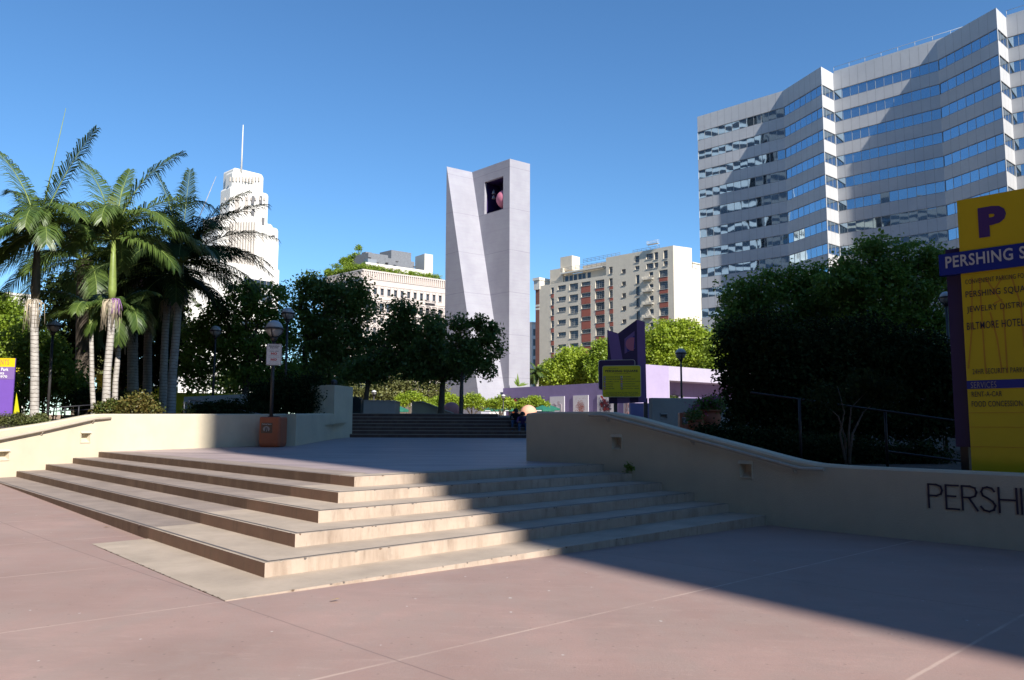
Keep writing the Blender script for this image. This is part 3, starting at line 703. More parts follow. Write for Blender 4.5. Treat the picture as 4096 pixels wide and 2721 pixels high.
# leaning fin
wq, qd = pline(tA, tV); A0, V0 = v2(tA), v2(tV)
z0_ = .9; sl_ = LT * 1.02
mb = MB()
bot = [A0, A0 + tp_ * sl_, A0 + tp_ * sl_ + qd * wq, V0]
mb.add([p + V(0, 0, z0_) for p in bot] + [v2(tA, ZT), v2(tV, ZT)], [(0, 1, 4), (1, 2, 5, 4), (2, 3, 5), (3, 0, 4, 5), (0, 3, 2, 1)])
mb.build('fin', M['tower'], bt)

# ---- cream apartment block with fire balconies
M['cream'] = mat('cream_render', (.64, .56, .44), .9, .06, .5, .3, 8, streak=.1)
M['cream_pale'] = mat('pale_render', (.66, .62, .54), .9, .04, .5)
M['spandrel'] = mat('brick_red_panel', (.32, .095, .065), .85, .08, 1.5)
M['brick'] = mat('red_brick', (.22, .09, .065), .9, .2, 3)
M['glass_dark'] = glass_mat('dark_window_glass', (.06, .07, .085), .08, .02, .8, .5)
M['frame_w'] = mat('window_frame', (.40, .39, .36), .6, .05, 2)
M['frame_d'] = mat('dark_window_frame', (.14, .13, .13), .6, .05, 2)
cK = onz(1551.1, 566, 54.0); cdx = Vector((-.707, .707, 0)); cn = Vector((-.707, -.707, 0))
cb = thing('apartment_block', 'cream apartment block with red spandrel strips, small balconies and roof terraces', 'building', (cK.x, cK.y, -1.9))
def cx_(x, y=None):     # crop px (2.6138x of the full image at 2100, 900) to facade coordinates
    p = onpl((2100 + x / 2.6138) / S, (900 + (y or 800) / 2.6138) / S, cK, cn); return (p - cK).dot(cdx), p.z
def crect(x0, x1, y0, y1):
    a = cx_(x0, (y0 + y1) / 2)[0]; b = cx_(x1, (y0 + y1) / 2)[0]; xm = (x0 + x1) / 2
    return (min(a, b), max(a, b), cx_(xm, y1)[1], cx_(xm, y0)[1])
cw = []; spd = []
def col(x0, x1, rows, nx, nz, sp=False, fm='frame_w'):
    rr = [crect(x0, x1, a, b) for a, b in rows]
    X0 = sum(r[0] for r in rr) / len(rr); X1 = sum(r[1] for r in rr) / len(rr)
    rr = [(X0, X1, r[2], r[3]) for r in rr]
    for r in rr: cw.append((r, nx, nz, fm))
    if sp:
        for a, b in zip(rr, rr[1:]): spd.append((X0, X1, b[3] + .16, a[2] - .18))
        spd.append((X0, X1, rr[-1][2] - 3, rr[-1][2] - .18))
# rows read off the photograph, top and bottom of each window
col(272, 302, [(655, 718), (768, 838), (880, 948), (1005, 1075), (1130, 1205), (1265, 1330), (1392, 1425)], 2, 4, True)
col(344, 427, [(632, 676), (750, 792), (862, 905), (992, 1035), (1122, 1162), (1250, 1290)], 5, 2)
col(466, 556, [(612, 678), (728, 792), (845, 922), (975, 1055), (1105, 1185), (1238, 1305)], 6, 4)
col(590, 686, [(594, 634), (712, 750), (832, 872), (962, 998), (1094, 1130), (1228, 1262)], 7, 2, True)
col(738, 832, [(575, 655), (694, 768), (812, 888), (945, 1022), (1078, 1155), (1214, 1290), (1350, 1400)], 5, 4, True)
col(882, 918, [(438, 510), (558, 634), (682, 755), (800, 872), (935, 1008), (1068, 1140)], 2, 4, False)
spx = [crect(884, 922, a, b) for a, b in ((642, 674), (762, 792), (880, 928), (1014, 1060), (1146, 1200))]
for r in spx: spd.append((cx_(922)[0], cx_(884)[0], r[2], r[3]))
col(1014, 1056, [(462, 502), (592, 632), (714, 756), (850, 888), (988, 1024)], 2, 2, False, 'frame_d')
col(1150, 1196, [(325, 392), (430, 466)], 3, 2)
col(1162, 1198, [(522, 612), (645, 735), (765, 855), (902, 990)], 1, 3, False, 'frame_d')
col(1268, 1338, [(300, 356), (402, 458)], 4, 3)
col(1352, 1392, [(285, 362), (395, 445)], 3, 3)
col(1302, 1344, [(492, 536), (618, 662), (742, 800), (880, 940), (1022, 1060)], 1, 2, False, 'frame_d')
col(1448, 1492, [(265, 352), (378, 428)], 3, 3)
col(1406, 1496, [(470, 540), (594, 670), (722, 802), (868, 945), (1008, 1060)], 6, 4, True)
wl, _ = cx_(150, 800); W_low = cx_(205)[0]; xstep = cx_(850)[0]
zlow = cx_(565, 572)[1]; 
mb = MB(); body = [w[0] for w in cw]
WC = wl
# keep windows from overlapping columns, high part and low part share one wall
hi = [w for w in body]
facade(mb, cK, cdx, xstep, -1.9, 54.0, [w for w in hi if w[1] < xstep], cn, .35)
facade(mb, cK + cdx * xstep, cdx, WC - xstep, -1.9, zlow, [(w[0] - xstep, w[1] - xstep, w[2], w[3]) for w in hi if w[0] > xstep], cn, .35)
zend = 54.0; Eo = onz(1594, 572, 54.0); dW, ddx = pline(cK, Eo); dn = Vector((ddx.y, -ddx.x, 0))
facade(mb, cK, ddx, dW, -1.9, 54.0, [], dn)
bq = Vector((.707, .707, 0))
mb.quad(v2(Eo, -1.9), v2(Eo, 54), v2(Eo + cdx * 38, 54), v2(Eo + cdx * 38, -1.9))
mb.quad(v2(cK + cdx * WC, -1.9), v2(cK + cdx * WC, zlow), v2(cK + cdx * WC + bq * dW, zlow), v2(cK + cdx * WC + bq * dW, -1.9))
mb.quad(v2(cK + cdx * xstep, zlow), v2(cK + cdx * xstep, 54), v2(cK + cdx * xstep + bq * dW, 54), v2(cK + cdx * xstep + bq * dW, zlow))
mb.quad(v2(cK, 53.6), v2(cK + cdx * xstep, 53.6), v2(cK + cdx * xstep + bq * dW, 53.6), v2(Eo, 53.6))
mb.quad(v2(cK + cdx * xstep, zlow - .3), v2(cK + cdx * WC, zlow - .3), v2(cK + cdx * WC + bq * dW, zlow - .3), v2(cK + cdx * xstep + bq * dW, zlow - .3))
mb.build('wall', M['cream'], cb)
for (r, nx_, nz_, fm) in cw: window(cb, cK, cdx, cn, r, .35, nx_, nz_, M[fm], M['glass_dark'], .06, 'window', True)
for a, b, c, e in spd:
    if e > c: mb = MB(); mb.box(v2(cK) + cdx * a + V(0, 0, c), cdx * (b - a), cn * .05, V(0, 0, e - c)); mb.build('spandrel', M['spandrel'], cb)
# brick return with pale bands and cornice on the far left corner
mb = MB(); x1, _ = cx_(110, 800); zbr = cx_(120, 680)[1]
mb.box(v2(cK) + cdx * WC + V(0, 0, -1.9) + cn * .02, cdx * (x1 - WC), cn * -12, V(0, 0, zbr + 1.9))
mb.build('brick_corner', M['brick'], cb)
mb = MB(); mb.box(v2(cK) + cdx * (WC - .4) + V(0, 0, zbr) + cn * .35, cdx * (x1 - WC + .9), cn * -12, V(0, 0, 3.2))
mb.box(v2(cK) + cdx * (WC - .6) + V(0, 0, zbr + 3.2) + cn * .7, cdx * (x1 - WC + 1.4), cn * -12, V(0, 0, .9))
for yy in (855, 890):
    zz = cx_(130, yy)[1]; mb.box(v2(cK) + cdx * (WC - .02) + V(0, 0, zz) + cn * .06, cdx * (x1 - WC + .1), cn * -12, V(0, 0, .7))
mb.build('cornice', M['cream_pale'], cb)
# roof terraces and penthouse
def cbox(name, x0, x1, ytop, ybot, dep0, dep1, mat_):
    a = cx_(x0)[0]; b = cx_(x1)[0]; z1 = cx_((x0 + x1) / 2, ytop)[1]; z0 = cx_((x0 + x1) / 2, ybot)[1]
    m_ = MB(); m_.box(v2(cK) + cdx * min(a, b) - cn * dep0 + V(0, 0, z0), cdx * abs(a - b), -cn * (dep1 - dep0), V(0, 0, z1 - z0)); return m_.build(name, mat_, cb)
cbox('penthouse', 230, 365, 455, 640, 1.5, 6.5, M['cream']); cbox('penthouse', 318, 440, 318, 470, 2.5, 6.6, M['cream'])
cbox('penthouse', 370, 845, 478, 600, 2.0, 6.8, M['cream']); cbox('penthouse', 540, 850, 385, 482, 3.2, 6.7, M['cream'])
cbox('stair_tower', 985, 1100, 306, 395, .2, 4, M['cream'])
cbox('roof_slab', 360, 800, 462, 478, .3, 2.2, M['cream_pale'])
mb = MB()
for x in (380, 425, 470, 520, 560, 615):
    a = cx_(x)[0]; b = cx_(x + 34)[0]; mb.box(v2(cK) + cdx * min(a, b) - cn * 1.98 + V(0, 0, zlow + .2), cdx * abs(a - b), cn * .03, V(0, 0, 2.1))
mb.build('glazed_doors', M['glass_dark'], cb)
rl = MB()
for (x0, y0, x1_, y1_) in ((1120, 300, 1400, 225), (600, 385, 985, 305), (365, 470, 640, 432), (640, 432, 840, 400)):
    a, za_ = cx_(x0, y0); b, zb_ = cx_(x1_, y1_); pa = v2(cK) + cdx * a - cn * .4; pb = v2(cK) + cdx * b - cn * .4; zz = (za_ + zb_) / 2
    for dz in (0, .5, 1.0): rl.tube([pa + V(0, 0, zz + dz - .3), pb + V(0, 0, zz + dz - .3)], .045, 4)
    n_ = max(2, int((pa - pb).length / 1.6))
    for i in range(n_ + 1): p = pa.lerp(pb, i / n_); rl.tube([p + V(0, 0, zz - .5), p + V(0, 0, zz + .75)], .045, 4)
rl.build('roof_railing', M['frame_d'], cb)
for yy in (575, 700, 835, 975, 215):           # escape balconies
    x0, x1_ = (1242, 1350) if yy > 300 else (1302, 1415)
    a = cx_(x0)[0]; b = cx_(x1_)[0]; z = cx_(1300, yy)[1]; m_ = MB(); o = v2(cK) + cdx * min(a, b) + V(0, 0, z); ax_ = cdx * abs(a - b)
    m_.box(o, ax_, cn * 1.1, V(0, 0, .12))
    for dz in (.5, 1.0): m_.tube([o + V(0, 0, dz), o + cn * 1.1 + V(0, 0, dz), o + cn * 1.1 + ax_ + V(0, 0, dz), o + ax_ + V(0, 0, dz)], .035, 4, sm=False)
    for i in range(11): p = o + cn * 1.1 + ax_ * (i / 10); m_.tube([p, p + V(0, 0, 1.0)], .025, 4)
    m_.tube([o + ax_ * .1 + V(0, 0, -1.0), o + ax_ * .1 + cn * 1.0], .05, 4); m_.tube([o + ax_ * .9 + V(0, 0, -1.0), o + ax_ * .9 + cn * 1.0], .05, 4)
    m_.build('balcony', M['cream_pale'], cb)
    lad = MB()
    if yy > 600:
        q0_ = o + ax_ * .1 + cn * .55 + V(0, 0, .2); q1_ = o + ax_ * .6 + cn * .55 + V(0, 0, 3.4)
        for s_ in (-.2, .2): lad.tube([q0_ + cn * s_, q1_ + cn * s_], .035, 4)
        for i in range(9): p = q0_.lerp(q1_, i / 8); lad.tube([p - cn * .2, p + cn * .2], .025, 4)
        lad.build('ladder', M['cream_pale'], cb)
# lower white wing behind the end wall
Ew = onz(1593, 640, 40.0)
e_a = v2(Eo) + ddx * .05 + cdx * -.0; zw = onpl((2100 + 1745 / 2.6138) / S, (900 + 455 / 2.6138) / S, Eo, cn).z
mb = MB(); facade(mb, v2(Eo) - cn * 0, ddx, 14, -1.9, zw, [(4 + 5.0 * i, 5.3 + 5.0 * i, zw - 6.2 - 8 * j, zw - 3.6 - 8 * j) for i in range(2) for j in range(3)], dn, .3)
o_ = v2(Eo); mb.quad(o_ + V(0, 0, zw), o_ + ddx * 14 + V(0, 0, zw), o_ + ddx * 14 + cdx * 20 + V(0, 0, zw), o_ + cdx * 20 + V(0, 0, zw))
mb.build('side_wing', M['cream'], cb)
for i in range(2):
    for j in range(3): window(cb, Eo, ddx, dn, (4 + 5.0 * i, 5.3 + 5.0 * i, zw - 6.2 - 8 * j, zw - 3.6 - 8 * j), .3, 2, 2, M['frame_d'], M['glass_dark'], .08)

# ---- ornate hotel block with roof garden
M['ornate'] = mat('ornate_terracotta', (.55, .47, .42), .9, .05, .6, .2, 6, streak=.06)
M['ornate2'] = mat('shadowed_ornament', (.36, .30, .27), .9, .1, 1.5)
M['slate'] = mat('dark_slate_brick', (.17, .175, .19), .9, .2, 2.5)
hK = onz(836.7, 621, 55); hR = onz(1027, 646.5, 55); hL = onz(745, 640.5, 55)
hb = thing('hotel_block', 'pale ornate twelve storey hotel with arched cornice, loggia row and roof garden', 'building', (hK.x, hK.y, -1.9))
wR, dR = pline(hK, hR); nR = Vector((dR.y, -dR.x, 0)); nR = nR if nR.y < 0 else -nR
wL, dL = pline(hK, hL); nL = Vector((dL.y, -dL.x, 0)); nL = nL if nL.y < 0 else -nL
mb = MB(); orn = MB(); wl_ = []
def hrows(Wd, n):
    out = []
    for i in range(n):
        c = Wd * (i + .85) / (n + .7); w = .62
        out.append((c - w, c + w, 46.6, 48.9, 2, 2))
        out.append((c - .85, c + .85, 40.6, 43.8, 1, 2))
        for k in range(9): zt_ = 38.6 - 3.7 * k; out.append((c - w, c + w, zt_ - 2.1, zt_, 2, 2))
    return out
for (K, dx, Wd, nn, n) in ((hK, dR, wR, nR, 12), (hK, dL, wL, nL, 9)):
    rs = hrows(Wd, n)
    lo = [r for r in rs if r[2] == 40.6]
    facade(mb, K, dx, Wd, -1.9, 55, [r[:4] for r in rs], nn, .5)
    for r in rs: wl_.append((K, dx, nn, r, .9 if r[2] == 40.6 else .5))
    pt = lambda x, z, d=0: v2(K) + dx * x + V(0, 0, z) + nn * d
    for z, h_, pr in ((54.55, .5, .45), (51.9, .3, .22), (49.9, .28, .15), (45.0, .3, .2), (39.9, .35, .55), (44.3, .25, .3), (35.0, .2, .12)):
        orn.box(pt(-pr, z, -.1), dx * (Wd + 2 * pr), nn * (pr + .1), V(0, 0, h_))
    na = int(Wd / .85)
    for i in range(na):                # corbel arches under the cornice
        x = Wd * (i + .5) / na; orn.box(pt(x - .13, 52.25, 0), dx * .26, nn * .4, V(0, 0, 1.5)); orn.box(pt(x - .2, 53.75, 0), dx * .4, nn * .42, V(0, 0, .8))
    for i in range(n + 1):             # engaged columns of the loggia
        x = Wd * (i + .35) / (n + .7); orn.lathe(pt(x, 40.25, .18), [(.2, 0), (.16, .3), (.16, 3.2), (.26, 3.7), (.3, 4.05)], 8)
    for i in range(n):                 # arched hoods and sills
        c = Wd * (i + .85) / (n + .7)
        orn.box(pt(c - .85, 46.35, 0), dx * 1.7, nn * .18, V(0, 0, .2)); orn.box(pt(c - .8, 49.0, 0), dx * 1.6, nn * .14, V(0, 0, .16))
        orn.tube([pt(c + .8 * math.cos(t_), 49.2 + .62 * math.sin(t_), .05) for t_ in [math.pi * q / 6 for q in range(7)]], .07, 4)
bkL = v2(hL) + dR * wR; 
mb.quad(v2(hR, -1.9), v2(hR, 55), v2(bkL, 55), v2(bkL, -1.9)); mb.quad(v2(hL, -1.9), v2(hL, 55), v2(bkL, 55), v2(bkL, -1.9)); mb.quad(v2(hK, 54.9), v2(hR, 54.9), v2(bkL, 54.9), v2(hL, 54.9))
mb.build('wall', M['ornate'], hb); orn.build('ornament', M['ornate'], hb)
wl_.sort(key=lambda q: -q[3][2])
for K, dx, nn, r, dp in wl_: window(hb, K, dx, nn, r[:4], dp, r[4], r[5], M['frame_d'], M['glass_dark'], .09)
def hbox(name, x0, x1, y0, y1, dep, mat_, th=8):      # seen at these photo pixels, dep metres behind the right-hand front
    a = onpl(x0, y1, v2(hK) - nR * dep, nR); b = onpl(x1, y1, v2(hK) - nR * dep, nR); z1 = onpl((x0 + x1) / 2, y0, v2(hK) - nR * dep, nR).z
    m_ = MB(); w, dx = pline(a, b); m_.box(v2(a, 54.8), v2(dx) * w, -nR * th, V(0, 0, z1 - 54.8)); return m_.build(name, mat_, hb)
kp = v2(hK) - nR * 5 - nL * 5; zph = onpl(841, 581, kp, nR).z
def rbx(o_, a_, b_, z0_2, z1_2, nm, mt_q): m_ = MB(); m_.box(v2(o_, z0_2), dR * a_, dL * b_, V(0, 0, z1_2 - z0_2)); return m_.build(nm, mt_q, hb)
rbx(kp, 8, 15, 54.8, zph, 'penthouse', M['slate']); rbx(kp + dR * 8 - nR * 1.5, 12, 12, 54.8, zph - .6, 'penthouse', M['slate'])
rbx(kp + dR * 11 - nR * 3 - nL * 0, 8.5, 7, 54.8, zph + 3.0, 'penthouse', M['slate']); rbx(kp + dL * 6 + dR * 3, 2.5, 2.5, zph, zph + 1.6, 'lift_housing', M['slate'])
rbx(v2(hK) - nR * 2.2 - nL * 2.2, 15, .4, 54.9, 57.6, 'terrace_wall', M['ornate']); rbx(v2(hK) - nR * 2.2 - nL * 2.2, .4, 12, 54.9, 57.6, 'terrace_wall', M['ornate'])
for i_ in range(4): rbx(kp + dR * (1 + i_ * 1.9) + nR * .05, 1.2, .04, 56.2, 58.2, 'window', M['glass_dark'])
for i_ in range(6): rbx(kp + dL * (1 + i_ * 2.2) + nL * .05, .04, 1.5, 56.2, 58.2, 'window', M['glass_dark'])
for i_ in range(3): rbx(kp + dR * (12 + i_ * 2.4) + nR * .0 - nR * 2.95, .9, .05, 56.6, 57.2, 'window', M['glass_dark'])
hbox('lift_tower', 978, 997, 586, 640, 7, M['cream_pale'], 7)
hbox('parapet', 842, 985, 614, 640, 4, M['cream_pale'], .5)
fe = MB()                              # fire escape
for k, z in enumerate((45.4, 41.6, 37.9, 34.2, 30.5)):
    x = wR * .74; o = v2(hK) + dR * x + V(0, 0, z); fe.box(o, dR * 4.2, nR * 1.0, V(0, 0, .1))
    for dz in (.5, 1.0): fe.tube([o + V(0, 0, dz), o + nR + V(0, 0, dz), o + nR + dR * 4.2 + V(0, 0, dz), o + dR * 4.2 + V(0, 0, dz)], .05, 4)
    fe.tube([o + dR * .6 + nR * .6, o + dR * 3.2 + nR * .6 + V(0, 0, -3.7)], .07, 4); fe.tube([o + dR * .6 + nR * .9, o + dR * 3.2 + nR * .9 + V(0, 0, -3.7)], .07, 4)
fe.build('fire_escape', M['frame_d'], hb)

# ---- white stepped art deco tower
M['deco'] = mat('white_terracotta', (.74, .70, .64), .8, .04, .6)
M['deco_dk'] = mat('pierced_panel', (.45, .40, .35), .9, .15, 3)
DY = 230.0
def dpx(x, y, Y=DY): return at(x, y, Y)
dq = Vector((.72, -.69, 0)); dw = Vector((.69, .72, 0))     # axes of the sunlit front (dw) and the side going back-left (-dq)
dt = thing('deco_tower', 'white stepped art deco tower topped by a thin mast', 'building', tuple(dpx(560, 980)))
nf = Vector((.72, -.69, 0))                                 # the front faces the sun
def tier(x0, x1, ytop, ybot, dep, back, name='tier', bev=.8, mat_=None):
    a = onpl(x0, 700, dpx(540, 700) - nf * dep, nf); b = onpl(x1, 700, dpx(540, 700) - nf * dep, nf)
    z1 = onpl(x1, ytop, dpx(540, 700) - nf * dep, nf).z; z0 = onpl(x1, ybot, dpx(540, 700) - nf * dep, nf).z
    w, dx = pline(a, b); m_ = MB(); a = v2(a)
    pr = [(0, z0), (w, z0), (w, z1 - bev), (w - bev * .35, z1 - bev * .3), (w - bev, z1), (bev, z1), (bev * .35, z1 - bev * .3), (0, z1 - bev)]
    vs = [a + dx * x + V(0, 0, z) for x, z in pr] + [a + dx * x + V(0, 0, z) - nf * back for x, z in pr]; n = len(pr)
    m_.add(vs, [tuple(range(n)), tuple(range(2 * n - 1, n - 1, -1))] + [(i, (i + 1) % n, n + (i + 1) % n, n + i) for i in range(n)])
    m_.build(name, mat_ or M['deco'], dt); return a, dx, w, z0, z1
a, dx, w, z0, z1 = tier(525, 594, 400, 600, 0, 6, bev=.6)
tier(523, 546, 395, 440, -.6, 4); tier(574, 596, 402, 450, -.6, 4); tier(551, 569, 398, 420, -.3, 3)
tier(520, 609, 445, 640, -.7, 6); tier(530, 590, 500, 640, -1.4, 6)
tier(495, 622, 517, 660, -1.0, 10); tier(600, 635, 526, 700, -1.6, 14); tier(604, 637, 548, 980, -2.2, 14)
base = tier(430, 641, 622, 990, -2.6, 16, 'main_block', .3)
tier(420, 560, 640, 990, -3.4, 16, 'main_block', .3)
for (x0, x1, y0, y1) in ((541, 552, 451, 505), (563, 572, 453, 507)):
    a = onpl(x0, 480, dpx(540, 700) + nf * .75, nf); b = onpl(x1, 480, dpx(540, 700) + nf * .75, nf); zt_ = onpl(x0, y0, a, nf).z; zb_ = onpl(x0, y1, a, nf).z
    w_, dx_ = pline(a, b); m_ = MB(); m_.box(v2(a, zb_), dx_ * w_, nf * .1, V(0, 0, zt_ - zb_)); o_ = m_.build('tracery_panel', M['deco_dk'], dt)
aw, dxw, ww, zw0, zw1 = base
for r in range(8):
    for c in range(12):
        x = 2 + c * ((ww - 4) / 12); z = zw1 - 6.2 - r * 4.0
        if x + 1.8 > ww: continue
        m_ = MB(); g_ = MB(); o_ = aw + dxw * x + V(0, 0, z) + nf * .03
        m_.box(o_, dxw * 1.9, nf * .05, V(0, 0, 2.3)); f_ = m_.build('window', M['frame_d'], dt)
        g_.quad(o_ + dxw * .1 + nf * .055 + V(0, 0, .1), o_ + dxw * 1.8 + nf * .055 + V(0, 0, .1), o_ + dxw * 1.8 + nf * .055 + V(0, 0, 2.2), o_ + dxw * .1 + nf * .055 + V(0, 0, 2.2)); g_.build('pane', M['glass_dark'], f_)
pm = MB()
for x0_, x1_, yt_, yb_, of_ in ((527, 594, 408, 418, .75), (517, 608, 456, 462, .85), (533, 588, 512, 640, 1.6)):
    n_ = 9
    for i in range(n_ + 1):
        xx = x0_ + (x1_ - x0_) * i / n_; q_ = onpl(xx, 480, dpx(540, 700) + nf * of_, nf); za_ = onpl(xx, yt_, q_, nf).z; zb3 = onpl(xx, yb_, q_, nf).z
        pm.box(v2(q_, zb3) - dxw * .22, dxw * .44, nf * .3, V(0, 0, za_ - zb3))
pm.build('stone_ribs', M['deco_dk'], dt)
for (x_, y_, of_) in ((601, 470, .9), (617, 560, 1.2), (630, 560, 1.8), (617, 600, 1.2), (630, 610, 1.8), (606, 520, .9), (583, 470, 1.2), (583, 500, 1.2)):
    q_ = onpl(x_, y_, dpx(540, 700) + nf * (of_ + .05), nf); w1 = MB(); w1.box(q_ - dxw * .45, dxw * .9, nf * .06, V(0, 0, 2.4)); w1.build('window', M['frame_d'], dt)
mt_ = dpx(556, 400); mp_ = dpx(561, 288); m_ = MB(); m_.tube([mt_ - V(0, 0, 1), V(mt_.x, mt_.y, mp_.z)], [.30, .12], 6); m_.build('mast', M['off_white'], dt)

# ---- smaller background buildings
def simple_block(name, label, px, py0, Y, wpx, depth, mat_, rot=45, rows=8, cols=4, fm='frame_d', wpx2=0):
    """corner nearest the camera at px; right front wpx wide on the picture"""
    k = at(px, py0, Y); d1 = Vector((math.cos(math.radians(rot)), math.sin(math.radians(rot)), 0)); d2 = Vector((-d1.y, d1.x, 0))
    W1 = (onpl(px + wpx, py0, k, (d1.y, -d1.x)) - v2(k, at(px, py0, Y).z)).length if wpx else depth
    o = thing(name, label, 'building', (k.x, k.y, -1.9)); m_ = MB(); H = k.z
    ws = [(W1 * (i + .25) / cols, W1 * (i + .75) / cols, H - 2.5 - 3.7 * (j + 1) + 1.2, H - 2.5 - 3.7 * j) for i in range(cols) for j in range(rows)]
    ws2 = [(depth * (i + .25) / cols, depth * (i + .75) / cols, a[2], a[3]) for i in range(cols) for a in ws[:rows]]
    n1 = Vector((d1.y, -d1.x, 0)); n2 = Vector((-d1.x, -d1.y, 0))
    facade(m_, k, d1, W1, -1.9, H, ws, n1, .25); facade(m_, k, d2, depth, -1.9, H, ws2, n2, .25)
    b = v2(k) + d1 * W1 + d2 * depth
    m_.quad(v2(k, -1.9) + d1 * W1, v2(b, -1.9), v2(b, H), v2(k, H) + d1 * W1); m_.quad(v2(k, -1.9) + d2 * depth, v2(b, -1.9), v2(b, H), v2(k, H) + d2 * depth)
    m_.quad(v2(k, H - .02), v2(k, H - .02) + d1 * W1, v2(b, H - .02), v2(k, H - .02) + d2 * depth); m_.build('wall', mat_, o)
    c_ = MB(); c_.box(v2(k, H - .5) - d1 * .3 - d2 * .3, d1 * (W1 + .6), d2 * .31, V(0, 0, .5)); c_.box(v2(k, H - .5) - d1 * .3 + d2 * .02, d1 * .3, d2 * depth, V(0, 0, .5)); c_.build('cornice', mat_, o)
    for w in ws: window(o, k, d1, n1, w, .25, 2, 2, M[fm], M['glass_dark'], .1)
    return o
simple_block('classical_building', 'sliver of white classical building between the lavender tower and the brick corner', 1226, 742, 290, 22, 20, M['deco'], 40, 9, 2)
simple_block('white_building', 'low white building at the far left edge behind the palms', 14, 674, 170, 60, 14, M['cream_pale'], 38, 6, 4)
simple_block('low_building', 'distant pale building seen through the trees left of the hotel', 470, 700, 260, 120, 25, M['deco'], 45, 9, 7)
simple_block('beige_roof_building', 'distant beige block with roof railing between the cream block and the striped office', 1596, 604, 330, 60, 25, M['cream'], 40, 6, 3)
simple_block('street_building', 'pale street building seen behind the small plaza trees', 800, 800, 150, 150, 20, M['ornate'], 12, 4, 9)

# ---- tall blocks behind and beside the camera: shade caster, mirrored towers, and unseen sky blockers added to darken the shade
Kc = V(28.3, -31.9, 0)
def slab_tower(name, label, K, da, db, wa, wbb, H, mat_, floors):
    o = thing(name, label, 'building', (K.x, K.y, -1.9)); m_ = MB(); c = [K, K + da * wa, K + da * wa + db * wbb, K + db * wbb]
    m_.add([v2(p, -1.9) for p in c] + [v2(p, H) for p in c], [(0, 1, 5, 4), (1, 2, 6, 5), (2, 3, 7, 6), (3, 0, 4, 7), (4, 5, 6, 7)]); m_.build('wall', mat_, o)
    g_ = MB(); cc = (c[0] + c[2]) / 2
    for k in range(floors):
        z = 4 + k * (H - 6) / floors; h_ = (H - 6) / floors * .5
        for a, b in zip(c, c[1:] + c[:1]):
            n_ = ((a + b) / 2 - cc).normalized(); L_2 = (b - a).length; d_ = (b - a).normalized(); nb2 = Vector((d_.y, -d_.x, 0)); nb2 = nb2 if nb2.dot(n_) > 0 else -nb2
            g_.box(v2(a, z) + d_ * .6, d_ * (L_2 - 1.2), nb2 * .05, V(0, 0, h_))
    g_.build('window_bands', M['glass_dark'], o)
slab_tower('shade_tower', 'pale high-rise standing behind the camera on the right, casting the plaza shade', Kc, Vector((.707, .707, 0)), Vector((.707, -.707, 0)), 46, 34, 69, M['cream_pale'], 19)
slab_tower('white_highrise', 'white banded high-rise left of the square, mirrored in the striped office', V(-140, 126, 0), Vector((.12, -.993, 0)), Vector((-.993, -.12, 0)), 42, 30, 150, M['white'], 38)
slab_tower('brown_highrise', 'dark glass high-rise far left of the square, mirrored in the striped office', V(-134, 82, 0), Vector((0, -1, 0)), Vector((-1, 0, 0)), 14, 24, 140, M['slate'], 34)
slab_tower('beige_highrise', 'beige block left of the square, mirrored low in the striped office', V(-138, 60, 0), Vector((0, -1, 0)), Vector((-1, 0, 0)), 22, 24, 90, M['cream'], 24)
slab_tower('glass_highrise', 'dark glass block left of the square beside the beige one', V(-140, 34, 0), Vector((0, -1, 0)), Vector((-1, 0, 0)), 50, 24, 96, M['slate'], 26)
slab_tower('sky_blocker_highrise', 'unseen dark high-rise added behind the camera on the left to block sky', V(-3, -15, 0), Vector((-.707, .707, 0)), Vector((-.707, -.707, 0)), 62, 40, 74, M['slate'], 20)  # added out of view to cut skylight and deepen the plaza shade
slab_tower('sky_blocker_rear', 'unseen slate block added directly behind the camera to block sky', V(2, -62, 0), Vector((.707, -.707, 0)), Vector((-.707, -.707, 0)), 40, 60, 40, M['slate'], 12)  # another unseen mass added behind the camera, hiding low sky
slab_tower('sky_blocker_left', 'unseen pale block added left of the square to block sky', V(-62, 6, 0), Vector((-.1, .995, 0)), Vector((-.995, -.1, 0)), 56, 24, 38, M['cream'], 10)  # added beyond the left edge so less sky reaches the shaded paving
slab_tower('sky_blocker_right', 'unseen pale block added on the right to block sky', V(74, 26, 0), Vector((.12, .993, 0)), Vector((.993, -.12, 0)), 40, 30, 62, M['cream'], 16)  # added beyond the right edge to take sky away from the shade
flush_stuff()

